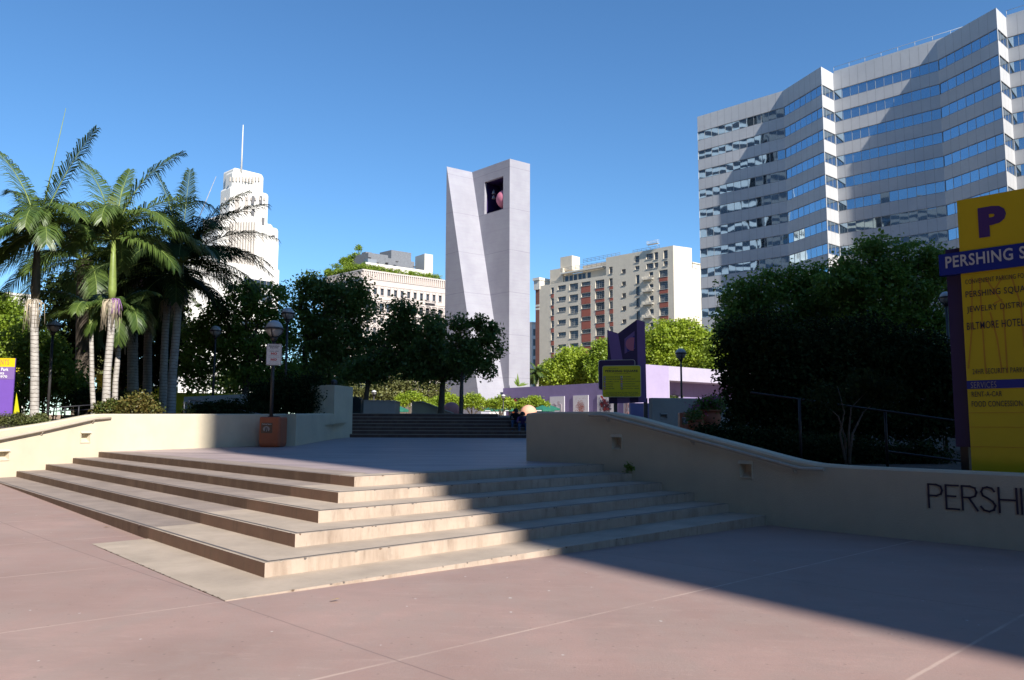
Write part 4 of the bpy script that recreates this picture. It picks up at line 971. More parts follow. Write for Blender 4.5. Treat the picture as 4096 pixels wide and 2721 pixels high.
# ================================================================ VEGETATION
def leaves(lobes, n, size, rng, clump=26, spread=.32, fill=.45, flat=.35, aspect=.62):
    """clumps of small leaf blades through a set of ellipsoids: (centre, rx, ry, rz); an array mesh"""
    vol = np.array([l[1] * l[2] * l[3] for l in lobes]) ** .8; vol /= vol.sum()
    nc = max(1, n // clump); ci = rng.choice(len(lobes), nc, p=vol)
    ce = np.array([list(l[0]) for l in lobes])[ci]; ra = np.array([l[1:4] for l in lobes])[ci]
    d = rng.normal(size=(nc, 3)); d /= np.linalg.norm(d, axis=1)[:, None]
    rr = fill + (1.02 - fill) * rng.random(nc) ** .6
    cc = ce + d * ra * rr[:, None]
    rs = spread * (.6 + .8 * rng.random(nc))
    pos = np.repeat(cc, clump, 0) + np.clip(rng.normal(size=(nc * clump, 3)), -1.7, 1.7) * np.repeat(rs, clump)[:, None] * np.array([1, 1, .7])
    m_ = len(pos)
    nrm = rng.normal(size=(m_, 3)) + np.array([0, 0, flat * 2]) + np.repeat(d, clump, 0) * .5; nrm /= np.linalg.norm(nrm, axis=1)[:, None]
    t = np.cross(nrm, rng.normal(size=(m_, 3))); t /= np.linalg.norm(t, axis=1)[:, None] + 1e-9; b = np.cross(nrm, t)
    sz = size * (.55 + .9 * rng.random(m_))[:, None]
    fold = nrm * sz * .18
    p0 = pos - t * sz * .5; p1 = pos + b * sz * aspect * .5 + fold; p2 = pos + t * sz * .5; p3 = pos - b * sz * aspect * .5 + fold
    return np.stack([p0, p1, p2, p3], 1).reshape(-1, 3)
def quad_mesh(name, verts, mats, parent=None):
    b = np.array(BASE[root_of(parent).name]) if parent is not None else verts.mean(0)
    n = len(verts) // 4; me = bpy.data.meshes.new(name)
    me.vertices.add(4 * n); me.vertices.foreach_set('co', (verts - b).astype(np.float32).ravel())
    me.loops.add(4 * n); me.loops.foreach_set('vertex_index', np.arange(4 * n, dtype=np.int32))
    me.polygons.add(n); me.polygons.foreach_set('loop_start', np.arange(0, 4 * n, 4, dtype=np.int32)); me.polygons.foreach_set('loop_total', np.full(n, 4, dtype=np.int32))
    me.update(calc_edges=True)
    for mm in (mats if isinstance(mats, (list, tuple)) else [mats]): me.materials.append(mm)
    o = bpy.data.objects.new(name, me); COL.objects.link(o)
    if parent is not None: o.parent = parent
    else: o.location = Vector([float(q) for q in b]); BASE[o.name] = Vector((0, 0, 0))
    return o
def lobes_px(L, Y, dz=.8, yj=None):
    out = []
    for i, l in enumerate(L):
        x, y, rx, ry = l[:4]; YY = Y + (l[4] if len(l) > 4 else 0); c = at(x, y, YY); k = YY / 1800.0
        out.append((c, rx * k, min(rx, ry * 1.3) * k * dz, ry * k))
    return out
def tree(name, label, px, base_y, Y, zb, L, n, size, mat_, cat='tree', group=None, tr=.16, seed=1, bark='bark', spread=.32, fork=None, lean=(0, 0), fill=.4, clump=26):
    rng = np.random.default_rng(seed); rr = random.Random(seed); lb = lobes_px(L, Y); b = at(px, base_y, Y); b.z = zb
    o = thing(name, label, cat, tuple(b), group); m_ = MB()
    fk = at(*(fork or (px, base_y - 60)), Y)
    mid = b.lerp(fk, .5) + V(rr.uniform(-.08, .08), rr.uniform(-.1, .1), 0)
    m_.tube([b - V(0, 0, .1), b + V(0, 0, .12), mid, fk], [tr * 1.35, tr * 1.05, tr * .92, tr * .8], 9)
    for c, rx, ry, rz in lb:
        e = c + V(rr.uniform(-.3, .3) * rx, rr.uniform(-.3, .3) * ry, rz * .2)
        q = fk.lerp(e, .5) + V(rr.uniform(-.15, .15), rr.uniform(-.15, .15), -(e - fk).length * .08)
        m_.tube([fk - V(0, 0, .05), fk.lerp(q, .5) + V(0, 0, .02), q, e], [tr * .6, tr * .45, tr * .34, tr * .12], 6)
        for k in range(4):
            a = q.lerp(e, rr.uniform(.0, .8)); f = c + V(rr.uniform(-.8, .8) * rx, rr.uniform(-.8, .8) * ry, rr.uniform(-.6, .7) * rz)
            m_.tube([a, a.lerp(f, .5) + V(0, 0, .05), f], [tr * .22, tr * .15, tr * .05], 5)
    m_.build('trunk', M[bark], o)
    quad_mesh('crown', leaves(lb, n, size, rng, clump, spread, fill), M[mat_], o)
    return o
def bush(name, label, L, Y, n, size, mat_, cat='shrub', group=None, seed=1, spread=.18, fill=.3, stem=True, zb=None, parts=None):
    rng = np.random.default_rng(seed); lb = lobes_px(L, Y); zb_ = zb if zb is not None else min(c.z - rz for c, _, _, rz in lb)
    b = Vector(lb[0][0]); b.z = zb_; o = thing(name, label, cat, tuple(b), group)
    quad_mesh('foliage', leaves(lb, n, size, rng, 20, spread, fill), M[mat_], o)
    if stem:
        m_ = MB(); rr = random.Random(seed)
        for c, rx, ry, rz in lb:
            for k in range(4): m_.tube([V(c.x + rr.uniform(-.15, .15), c.y, zb_ - .05), c + V(rr.uniform(-.5, .5) * rx, rr.uniform(-.4, .4) * ry, rr.uniform(0, .5) * rz)], [.022, .008], 5)
        m_.build('stems', M['bark'], o)
    return o
# shaded trees beyond the terrace
tree('leafy_tree', 'tall dark leafy tree between the palms and the ball-topped lamps, deco tower behind it', 568, 885, 44, 1.2,
     [(566, 690, 50, 44), (620, 690, 44, 48), (520, 760, 60, 60), (600, 775, 70, 62), (470, 800, 52, 66), (650, 770, 28, 62, 1), (560, 850, 90, 34), (455, 870, 42, 34), (640, 850, 46, 36)], 19500, .19, 'leaf_mid', seed=3, tr=.2, fork=(572, 800), group='dark trees round the upper plaza', spread=.30, clump=42, fill=.35)
tree('leafy_tree', 'broad dark leafy tree right of the tallest ball lamp, rising over the clipped hedge', 697, 880, 46, 1.3,
     [(722, 668, 38, 36), (762, 690, 46, 36), (806, 682, 48, 40), (836, 716, 32, 42), (770, 755, 70, 50), (705, 760, 34, 60), (735, 820, 60, 44), (800, 800, 52, 44), (690, 705, 20, 30)], 18500, .19, 'leaf_dark', seed=5, tr=.19, fork=(704, 790), group='dark trees round the upper plaza', spread=.30, clump=42, fill=.35)
tree('leafy_tree', 'loose dark fork-trunked tree in front of the ornate hotel', 842, 914, 43, 1.34,
     [(935, 712, 26, 30), (920, 765, 42, 40), (872, 790, 26, 26, 2), (870, 845, 50, 34), (950, 805, 44, 40), (1002, 745, 22, 22), (818, 855, 34, 26), (980, 840, 36, 36)], 13000, .19, 'leaf_dark', seed=8, tr=.15, fork=(850, 868), group='dark trees round the upper plaza', spread=.27, clump=40, fill=.35)
tree('leafy_tree', 'dark tree with a straight bare trunk standing at the top of the plaza steps', 1016, 957, 42, 1.34,
     [(1000, 770, 26, 34), (985, 815, 42, 36), (1030, 830, 46, 36), (960, 850, 34, 26), (1050, 855, 32, 22), (1000, 860, 36, 18)], 10500, .18, 'leaf_dark', seed=11, tr=.17, fork=(1021, 868), group='dark trees round the upper plaza', spread=.24, clump=38, fill=.35)
tree('leafy_tree', 'small ragged dark tree with an ivy-wrapped trunk in front of the lavender tower', 1062, 957, 40, 1.34,
     [(1062, 752, 24, 22), (1112, 748, 26, 20), (1060, 790, 24, 20), (1132, 770, 22, 24), (1095, 800, 26, 22), (1138, 812, 18, 24), (1066, 835, 36, 26), (1120, 855, 22, 14), (1105, 836, 26, 16)], 7000, .17, 'leaf_dark', seed=13, tr=.085, fork=(1066, 850), group='dark trees round the upper plaza', spread=.2, clump=36, fill=.35)
tree('leafy_tree', 'dark low tree behind the clipped hedge, left of the square pier', 655, 900, 52, 1.3,
     [(560, 880, 60, 34), (640, 885, 60, 34), (700, 880, 50, 40), (750, 865, 50, 40)], 14000, .22, 'leaf_dark', seed=15, tr=.15, fork=(655, 895), group='dark trees round the upper plaza', spread=.4)
# right-hand dark trees
tree('leafy_tree', 'large dark tree crown rising left of the yellow parking sign', 2040, 985, 40, .4,
     [(2008, 570, 36, 26), (1995, 612, 62, 40), (2075, 600, 62, 40), (2140, 612, 54, 46), (1960, 665, 70, 54), (2060, 680, 90, 64), (2160, 690, 46, 74), (2010, 750, 90, 60), (2120, 770, 70, 60)], 27000, .19, 'leaf_mid', seed=21, tr=.24, fork=(2040, 860), group='dark trees right of the plaza', spread=.30, fill=.4, clump=44)
tree('leafy_tree', 'dark tree crown below the striped office, left of the larger one by the parking sign', 1800, 985, 43, .4,
     [(1830, 640, 56, 26), (1880, 640, 60, 30), (1760, 665, 62, 34), (1700, 690, 44, 40), (1800, 710, 110, 50), (1900, 710, 80, 60), (1680, 745, 40, 34), (1780, 775, 120, 50)], 24000, .19, 'leaf_mid', seed=23, tr=.22, fork=(1800, 860), group='dark trees right of the plaza', spread=.30, fill=.4, clump=44)
# dense shrub mass and undergrowth on the right
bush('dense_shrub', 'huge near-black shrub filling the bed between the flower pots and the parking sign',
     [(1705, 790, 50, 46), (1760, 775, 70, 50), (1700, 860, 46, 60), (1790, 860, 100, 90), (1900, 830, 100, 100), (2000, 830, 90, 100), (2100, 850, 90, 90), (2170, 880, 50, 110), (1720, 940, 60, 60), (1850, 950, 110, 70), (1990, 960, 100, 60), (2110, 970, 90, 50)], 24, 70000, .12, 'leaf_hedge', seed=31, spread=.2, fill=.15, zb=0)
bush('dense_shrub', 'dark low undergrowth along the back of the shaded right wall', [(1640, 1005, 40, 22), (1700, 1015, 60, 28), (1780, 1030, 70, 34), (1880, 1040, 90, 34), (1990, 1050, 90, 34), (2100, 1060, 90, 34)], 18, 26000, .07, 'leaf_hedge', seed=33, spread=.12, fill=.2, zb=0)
o = thing('bare_shrub', 'thin pale multi-stemmed shrub with bare trunks behind the shaded right wall', 'shrub', tuple(at(1955, 1078, 15.5)))
m_ = MB()
for pts in ([(1950, 1085), (1948, 1010), (1932, 960), (1900, 930)], [(1960, 1085), (1956, 1000), (1962, 940), (2000, 900)], [(1955, 1085), (1965, 1000), (1990, 950), (2030, 915)], [(1948, 1060), (1936, 1000), (1946, 950), (1930, 890)]):
    q = [at(x, y, 15.5 + rnd.uniform(-.3, .3)) for x, y in pts]; m_.tube(q, [.026, .02, .013, .005], 6)
m_.build('stems', M['bark'], o)
rng = np.random.default_rng(5); quad_mesh('foliage', leaves(lobes_px([(1905, 915, 40, 30), (2005, 890, 50, 30), (2030, 905, 40, 26)], 15.5), 2600, .07, rng, 16, .12, .2), M['leaf_hedge'], o)
# hedges on the left
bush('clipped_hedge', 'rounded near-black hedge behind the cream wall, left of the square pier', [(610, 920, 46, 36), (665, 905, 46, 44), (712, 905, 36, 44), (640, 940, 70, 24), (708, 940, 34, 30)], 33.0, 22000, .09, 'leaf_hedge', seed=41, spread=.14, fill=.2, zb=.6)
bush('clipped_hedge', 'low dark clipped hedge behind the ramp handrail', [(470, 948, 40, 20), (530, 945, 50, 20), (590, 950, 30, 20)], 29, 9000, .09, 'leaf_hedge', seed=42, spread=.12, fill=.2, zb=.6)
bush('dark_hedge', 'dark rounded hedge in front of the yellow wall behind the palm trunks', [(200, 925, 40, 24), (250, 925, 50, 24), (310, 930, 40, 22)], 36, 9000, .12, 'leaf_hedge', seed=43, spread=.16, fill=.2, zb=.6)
bush('flowering_shrub', 'sunlit green shrub with reddish tips right of the slim palm trunk', [(250, 942, 32, 12), (262, 935, 20, 10)], 27.5, 3000, .085, 'leaf_red', seed=44, spread=.1, zb=.7, group='small shrubs behind the sunlit wall')
bush('flowering_shrub', 'half-shaded shrub with red new growth just left of the leaning palm trunks', [(322, 930, 30, 20), (300, 940, 22, 14), (345, 945, 30, 12)], 30.0, 3800, .09, 'leaf_red', seed=45, spread=.13, zb=.7, group='small shrubs behind the sunlit wall')
bush('flowering_shrub', 'olive clipped shrub at the foot of the purple events sign', [(30, 968, 30, 12), (72, 972, 28, 12), (-5, 968, 24, 12)], 23.8, 4200, .05, 'leaf_olive', seed=46, spread=.09, zb=.55, group='small shrubs behind the sunlit wall')
bush('flowering_shrub', 'little yellow-green shrub between the thickest palm and the lamp post', [(94, 965, 14, 9)], 26, 900, .07, 'leaf_olive', seed=47, spread=.08, zb=.6, group='small shrubs behind the sunlit wall')
bush('leafy_shrub', 'tall glossy broad-leaved shrub behind the events sign and the thickest palm', [(60, 800, 34, 60), (95, 880, 30, 60), (52, 900, 26, 50), (110, 800, 26, 50), (130, 850, 26, 50), (150, 890, 30, 50), (178, 905, 26, 40)], 37, 9000, .17, 'leaf_mid', seed=48, spread=.3, zb=.7)
tree('leafy_tree', 'sunlit yellow-green tree at the far left edge of the picture', 5, 960, 60, 1.3, [(-10, 720, 50, 44), (15, 735, 36, 40), (35, 770, 30, 34), (0, 800, 60, 50), (40, 820, 30, 34), (10, 850, 50, 30)], 16000, .24, 'leaf_bright', seed=51, tr=.25, spread=.4, fork=(5, 870))
tree('leafy_tree', 'sunlit olive tree glimpsed between the palms', 170, 960, 72, 1.3, [(150, 800, 60, 40), (190, 820, 60, 46), (110, 830, 40, 40), (250, 830, 60, 50)], 9000, .30, 'leaf_olive', seed=52, tr=.25, spread=.5, fork=(170, 900))
# bright trees in the sun far behind the violet walls
G = 'sunlit trees behind the violet walls'
tree('sunlit_tree', 'round lime-green sunlit tree just right of the lavender tower', 1300, 960, 125, 1.3, [(1318, 834, 40, 30), (1275, 858, 30, 24), (1356, 850, 24, 26), (1310, 868, 60, 26), (1250, 872, 20, 14)], 17000, .40, 'leaf_lime', seed=61, group=G, tr=.3, spread=.55, fork=(1310, 890), fill=.5)
tree('sunlit_tree', 'narrow olive sunlit tree directly left of the purple tower-shaped sign', 1385, 960, 120, 1.3, [(1390, 815, 24, 34), (1375, 850, 24, 30), (1405, 850, 20, 30)], 6500, .38, 'leaf_bright', seed=62, group=G, tr=.25, spread=.5, fork=(1385, 880))
tree('sunlit_tree', 'widest lime-green sunlit tree, behind the lilac wall and the black lamp', 1560, 960, 105, 1.3, [(1530, 780, 44, 34), (1580, 770, 40, 28), (1625, 790, 34, 26), (1510, 820, 28, 30), (1570, 820, 60, 34), (1625, 835, 40, 24), (1540, 845, 60, 16)], 24000, .36, 'leaf_lime', seed=63, group=G, tr=.28, spread=.5, fork=(1565, 870), fill=.5)
tree('sunlit_tree', 'olive green tree right of the widest sunlit one, half behind the dark shrub', 1680, 960, 98, 1.3, [(1655, 810, 30, 34), (1690, 800, 40, 40), (1660, 845, 34, 20)], 8000, .36, 'leaf_bright', seed=64, group=G, tr=.25, spread=.5, fork=(1680, 870))
bush('olive_thicket', 'sunlit olive thicket of hanging foliage seen between the dark trunks', [(890, 905, 40, 36), (850, 915, 30, 30), (930, 890, 26, 30), (980, 900, 30, 26), (1010, 905, 20, 30), (800, 905, 20, 30)], 108, 11000, .34, 'leaf_olive', 'thicket', seed=65, spread=.5, zb=1.3)
# little clipped plaza trees
G = 'small clipped trees in the plaza'
for i, (lab, px, L, seed) in enumerate([
    ('leftmost small lime tree in the sunlit plaza, left of the sloping stair wall', 944, [(930, 922, 18, 13), (950, 916, 20, 13), (970, 924, 16, 11)], 71),
    ('small lime tree behind the sloping stair wall', 1022, [(1005, 928, 18, 11), (1030, 920, 20, 13), (1048, 928, 14, 11)], 72),
    ('small lime tree right of the rose sphere', 1088, [(1072, 928, 17, 13), (1090, 920, 20, 14), (1106, 930, 15, 13)], 73),
    ('small lime tree under the little ball lamp at the foot of the tower', 1152, [(1138, 930, 18, 12), (1158, 926, 20, 12), (1172, 932, 12, 9)], 74),
    ('rightmost small lime tree, behind the peach sphere', 1226, [(1214, 928, 15, 10), (1232, 925, 17, 11), (1250, 932, 13, 8)], 75),
    ('tiny lime shrub between the flame painting and the peach sphere', 1197, [(1197, 937, 7, 6), (1204, 928, 5, 8)], 76)]):
    Yt = 88; n = 3600 if i < 5 else 800
    rng = np.random.default_rng(seed); lb = lobes_px(L, Yt); b = at(px, 955, Yt); b.z = ZP
    o = thing('ornamental_tree', lab, 'tree', tuple(b), G); m_ = MB(); rr = random.Random(seed)
    for c, rx, ry, rz in lb:
        for k in range(3):
            f = c + V(rr.uniform(-.7, .7) * rx, rr.uniform(-.5, .5) * ry, -rz * .3); m_.tube([b + V(rr.uniform(-.1, .1), 0, 0), b.lerp(f, .35) + V(0, 0, .25), f], [.06, .045, .02], 6)
    m_.build('trunk', M['bark'], o); quad_mesh('crown', leaves(lb, n, .20, rng, 18, .2, .45), M['leaf_lime'], o)

# ---- palms
def frond(mb, base, az, el, length, droop, ll, rng, n=42, w=.045, hang=.8, side=0):
    p = Vector(base); pts = [p.copy()]; seg = 18; dirs = []
    for i in range(seg):
        e = el - droop * (i / (seg - 1)) ** 1.35; a = az + side * (i / seg) ** 2
        d = Vector((math.cos(a) * math.cos(e), math.sin(a) * math.cos(e), math.sin(e))); dirs.append(d); p = p + d * (length / seg); pts.append(p.copy())
    mb.tube(pts, [max(.006, .03 * (1 - i / seg) + .004) for i in range(seg + 1)], 5, 1, False)
    for k in range(n):
        t = .12 + .87 * k / (n - 1); i = min(seg - 1, int(t * seg)); f = t * seg - i; c = pts[i].lerp(pts[i + 1], f); d = dirs[i]
        sd = d.cross(Vector((0, 0, 1)))
        if sd.length < .1: sd = Vector((math.sin(az), -math.cos(az), 0))
        sd.normalize(); upv = sd.cross(d).normalized()
        L = ll * math.sin(math.pi * (.12 + .82 * t)) ** .7 * rng.uniform(.85, 1.1)
        for s in (-1, 1):
            fwd = .35 + .8 * t; o = (sd * s + d * fwd + upv * rng.uniform(.05, .35)).normalized()
            h = Vector((0, 0, -1)) * hang * rng.uniform(.7, 1.3)
            m1 = c + o * L * .5 + h * L * .12; m2 = c + o * L * .85 + h * L * .55
            wv = (d - o * d.dot(o)).normalized() * w * .5
            mb.add([c - wv * .6, c + wv * .6, m1 + wv, m1 - wv, m2], [(0, 1, 2, 3), (3, 2, 4)], 0)
FS = 1.0
def palm(label, base, path, fr, tr=(.17, .11), cs=None, seed=1, mat_='palm_leaf', group='tall feather palms behind the sunlit wall', seeds=0, dry=0, extra=(), trunk='palm_trunk', csm='crownshaft'):
    rng = random.Random(seed); o = thing('palm_tree', label, 'palm tree', tuple(base), group)
    pts = [Vector(base) - V(0, 0, .1)] + path; n = len(pts); m_ = MB()
    m_.tube([pts[0], pts[0].lerp(pts[1], .12)] + pts[1:], [tr[0] * 1.35, tr[0] * 1.05] + [tr[0] + (tr[1] - tr[0]) * i / (n - 1) for i in range(1, n)], 12); m_.build('trunk', M[trunk], o)
    top = pts[-1]; ax = (pts[-1] - pts[-2]).normalized(); hd = top
    if cs:
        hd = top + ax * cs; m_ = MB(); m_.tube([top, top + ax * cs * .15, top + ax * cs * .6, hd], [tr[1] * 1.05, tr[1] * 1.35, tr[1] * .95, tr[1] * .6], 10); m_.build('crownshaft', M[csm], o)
    for (az, el, L, dr) in fr:
        f = MB(); frond(f, hd, az, el, L, dr, min(1.3, L * rng.uniform(.28, .35)), rng, n=72, w=.05); f.build('frond', [M[mat_], M['crownshaft']], o)
    for (L, az, tilt) in extra:
        f = MB(); f.tube([hd, hd + Vector((math.sin(tilt) * math.cos(az), math.sin(tilt) * math.sin(az), math.cos(tilt))) * L], [.035, .008], 5); f.build('spear_leaf', M['crownshaft'] if mat_ == 'palm_leaf' else M['bark_pale'], o)
    if seeds:
        f = MB()
        for k in range(seeds):
            a = rng.uniform(0, 6.28); r_ = rng.uniform(.1, .38); q = top + V(math.cos(a) * tr[1], math.sin(a) * tr[1], -.02); e = top + V(math.cos(a) * r_, math.sin(a) * r_, -rng.uniform(.5, 1.3))
            f.tube([q, q.lerp(e, .3) + V(math.cos(a) * .12, math.sin(a) * .12, .12), e], [.012, .010, .008], 4)
        f.build('seed_strands', M['seed'], o)
        f = MB()
        for k in range(int(seeds * .3) if csm == 'crownshaft' else 0):
            a = rng.uniform(-1.2, .6); q = top + V(math.cos(a) * tr[1], math.sin(a) * tr[1], .03); e = q + V(math.cos(a) * rng.uniform(.1, .3), math.sin(a) * .2, -rng.uniform(.3, .7))
            f.tube([q, q.lerp(e, .3) + V(math.cos(a) * .1, 0, .08), e], [.012, .01, .008], 4)
        if f.v: f.build('flower_strands', M['seed_violet'], o)
    return o
def crown(seed, n, L, el=(-.3, 1.2), dr=(1.0, 1.9)):
    r = random.Random(seed); out = []
    for i in range(n):
        t = i / n; e = el[1] + (el[0] - el[1]) * t ** .8
        out.append((i * 2.39996 + r.uniform(-.25, .25), e + r.uniform(-.1, .1), L * r.uniform(.85, 1.12), r.uniform(*dr)))
    return out
YA = 30.0
def pz(x, y, Y): return at(x, y, Y)
ZB = .75
def base_at(x, y, Y): p = at(x, y, Y); p.z = ZB; return p
pi = math.pi
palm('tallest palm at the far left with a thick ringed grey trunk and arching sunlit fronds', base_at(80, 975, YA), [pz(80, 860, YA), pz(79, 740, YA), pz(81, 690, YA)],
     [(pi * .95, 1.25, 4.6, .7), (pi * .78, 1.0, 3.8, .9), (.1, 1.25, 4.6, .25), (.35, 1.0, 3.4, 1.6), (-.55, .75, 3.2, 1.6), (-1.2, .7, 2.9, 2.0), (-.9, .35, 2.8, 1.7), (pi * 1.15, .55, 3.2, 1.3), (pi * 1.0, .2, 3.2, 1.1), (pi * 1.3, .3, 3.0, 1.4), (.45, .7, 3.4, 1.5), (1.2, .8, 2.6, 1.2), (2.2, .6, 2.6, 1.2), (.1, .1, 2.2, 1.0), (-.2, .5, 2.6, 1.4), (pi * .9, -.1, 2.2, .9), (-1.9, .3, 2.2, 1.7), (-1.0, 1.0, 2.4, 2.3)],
     (.15, .13), 2.6, 1, extra=((5.0, .2, .14),), seeds=40, csm='stem_dark')
palm('palm with yellow-green crownshaft and hanging seed strands, second thick trunk from the left', base_at(244, 950, 31), [pz(247, 860, 31), pz(256, 760, 31), pz(258, 690, 31)],
     [(.05, .95, 4.8, 1.6), (pi, .9, 4.6, 1.5), (.0, .35, 4.3, 1.2), (pi * 1.02, .3, 4.3, 1.2), (.3, 1.35, 4.6, .8), (pi * .85, 1.25, 4.6, .7), (1.6, 1.45, 3.4, .5), (.9, .9, 3.6, 1.4), (2.2, .9, 3.6, 1.4), (-.4, .9, 3.4, 1.9), (pi + .4, .8, 3.4, 1.9), (-.2, .0, 3.2, 1.0), (pi + .2, .0, 3.2, 1.0), (1.3, .5, 3.4, 1.5), (1.9, .3, 3.2, 1.3), (-1.3, 1.1, 3.0, 2.4), (2.6, .6, 3.6, 1.5), (.5, .6, 3.6, 1.5)], (.15, .12), 2.4, 2, seeds=80, extra=((2.2, .1, .1),))
palm('slim young palm with a short curved trunk and low arching fronds', base_at(219, 955, 32), [pz(212, 880, 32), pz(211, 810, 32), pz(210, 765, 32)],
     [(pi, .75, 2.5, 1.3), (pi * .95, .2, 2.7, 1.2), (pi * 1.1, -.1, 2.6, 1.0), (.1, .6, 1.8, 1.4), (-.6, .5, 1.8, 1.6), (pi * .8, .5, 2.2, 1.4), (.8, .7, 1.9, 1.4), (1.6, .9, 2.0, 1.2), (-1.4, .4, 1.8, 1.5)], (.10, .075), .95, 3)
palm('short palm leaning behind the second thick trunk, with drooping sunlit fronds', base_at(264, 955, 33), [pz(266, 880, 33), pz(272, 820, 33), pz(276, 750, 33)],
     crown(4, 11, 2.0, (-.6, .9), (1.2, 1.9)), (.12, .09), .8, 4, seeds=30)
palm('dark shaded palm with the broadest black crown, right of the sunlit ones', base_at(394, 955, 38.5), [pz(398, 860, 38.5), pz(407, 760, 38.5), pz(413, 665, 38.5)],
     [(.08, 1.0, 5.2, .85), (.0, .35, 4.8, 1.15), (-.15, .1, 4.4, 1.0), (.3, 1.2, 5.0, .7), (.1, .75, 5.0, 1.1), (.2, .5, 4.6, 1.2), (pi * .9, .75, 4.6, 1.2), (1.62, 1.5, 4.9, .15), (pi * .98, 1.4, 4.9, .35), (2.0, 1.1, 4.6, 1.2), (-1.5, 1.2, 4.4, 1.9), (-.8, 1.0, 4.6, 1.7), (pi * 1.0, .9, 3.8, 1.5), (pi * .95, .4, 3.8, 1.2), (2.3, .9, 3.6, 1.3), (.9, .8, 3.6, 1.2), (-1.2, .6, 3.2, 1.6), (-2.0, .5, 3.2, 1.5), (-.6, .6, 3.6, 1.6), (.5, .1, 3.8, 1.1), (pi * 1.1, .1, 3.4, 1.1), (.15, 1.2, 3.8, .9), (-.35, -.1, 3.6, .8), (.1, .6, 4.2, 1.4)],
     (.21, .17), 1.3, 5, 'palm_leaf_shaded', seeds=60, extra=((4.6, .1, .33),), group='shaded feather palms beside the sunlit ones')
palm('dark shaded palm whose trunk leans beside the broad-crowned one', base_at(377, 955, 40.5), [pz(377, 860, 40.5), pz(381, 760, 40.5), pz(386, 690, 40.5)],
     crown(6, 18, 4.2, (-.4, 1.2), (1.0, 1.7)), (.2, .16), 1.2, 6, 'palm_leaf_shaded', seeds=50, group='shaded feather palms beside the sunlit ones')
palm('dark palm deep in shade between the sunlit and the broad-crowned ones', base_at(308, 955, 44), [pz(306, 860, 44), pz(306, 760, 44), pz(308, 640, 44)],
     crown(7, 20, 4.6, (-.4, 1.2), (1.0, 1.7)), (.3, .24), 1.4, 7, 'palm_leaf_shaded', group='shaded feather palms beside the sunlit ones', seeds=40)
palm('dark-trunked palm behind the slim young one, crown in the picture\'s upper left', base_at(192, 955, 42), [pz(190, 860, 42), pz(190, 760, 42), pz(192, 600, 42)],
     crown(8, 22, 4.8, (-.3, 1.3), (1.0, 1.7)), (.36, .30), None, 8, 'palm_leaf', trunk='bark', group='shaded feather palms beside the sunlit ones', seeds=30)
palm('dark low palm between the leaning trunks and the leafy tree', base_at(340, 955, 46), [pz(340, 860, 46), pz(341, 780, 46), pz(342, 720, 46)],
     crown(9, 18, 4.2, (-.5, 1.1), (1.0, 1.7)), (.26, .2), 1.0, 9, 'palm_leaf_shaded', group='shaded feather palms beside the sunlit ones')
palm('small sunlit palm behind the violet wall at the right foot of the lavender tower', V(at(1238, 900, 122).x, 122, 1.3), [at(1238, 880, 122), at(1238, 858, 122)],
     crown(10, 16, 2.4, (-.5, 1.3), (.8, 1.5)), (.25, .2), None, 10, group='background palms')
# agave leaves on top of the violet wall
o = thing('agave', 'spiky green agave leaves standing on the violet wall beside the tower', 'plant', tuple(at(1195, 889, 112.5)), None)
m_ = MB(); b = at(1194, 890, 112.5)
for a_, e_, L_q in ((2.6, 1.2, 1.3), (1.9, 1.45, 1.9), (2.9, .9, 1.0), (.4, .5, 1.3), (1.2, 1.2, 1.0), (.1, .25, 1.6), (4.5, .8, .9)):
    d_ = Vector((math.cos(a_) * math.cos(e_), math.sin(a_) * math.cos(e_), math.sin(e_))); s_ = d_.cross(V(0, 1, 0)).normalized() * .16
    m_.add([b - s_ * .5, b + s_ * .5, b + d_ * L_q * .5 + s_, b + d_ * L_q * .5 - s_, b + d_ * L_q + V(0, 0, -.05)], [(0, 1, 2, 3), (3, 2, 4)])
m_.build('leaves', M['leaf_mid'], o)

# ---- planting on the hotel roof
rng = np.random.default_rng(91); lb = []
for t in np.linspace(.04, .95, 26): lb.append((v2(hK, 55.8) + dR * (wR * t) - nR * 1.0, 1.4, .8, .8 + .9 * rnd.random()))
for t in np.linspace(.04, .95, 20): lb.append((v2(hK, 56.0) + dL * (wL * t) - nL * 1.0, 1.5, .9, 1.1 + 1.2 * rnd.random()))
o = thing('roof_hedge', 'bright green hedge trailing along the roof edge of the ornate hotel', 'hedge', (hK.x, hK.y, 55)); quad_mesh('foliage', leaves(lb, 12000, .45, rng, 14, .38, .1), M['leaf_bright'], o)
for (lab, L) in (('roof garden tree at the left end of the hotel roof', [(792, 604, 10, 10)]), ('tallest roof garden tree on the hotel roof', [(826, 573, 9, 8), (822, 590, 10, 8)]), ('roof garden shrubs above the left cornice of the hotel', [(775, 614, 12, 6), (806, 610, 12, 8)]), ('little roof garden tree at the left corner of the hotel roof', [(757, 628, 8, 8)]), ('trailing roof garden vines beside the dark roof box', [(800, 600, 14, 9), (812, 590, 10, 8)]), ('roof garden bush right of the arched roof canopy on the hotel', [(868, 596, 9, 7), (845, 604, 12, 6)])):
    lb = lobes_px(L, 290); b = Vector(lb[0][0]); b.z = 55; o = thing('roof_tree', lab, 'tree', tuple(b), 'plants on the hotel roof'); m_ = MB(); m_.tube([b, lb[0][0]], [.15, .06], 5); m_.build('trunk', M['bark'], o)
    quad_mesh('crown', leaves(lb, 900, .45, rng, 12, .4, .3), M['leaf_bright'], o)

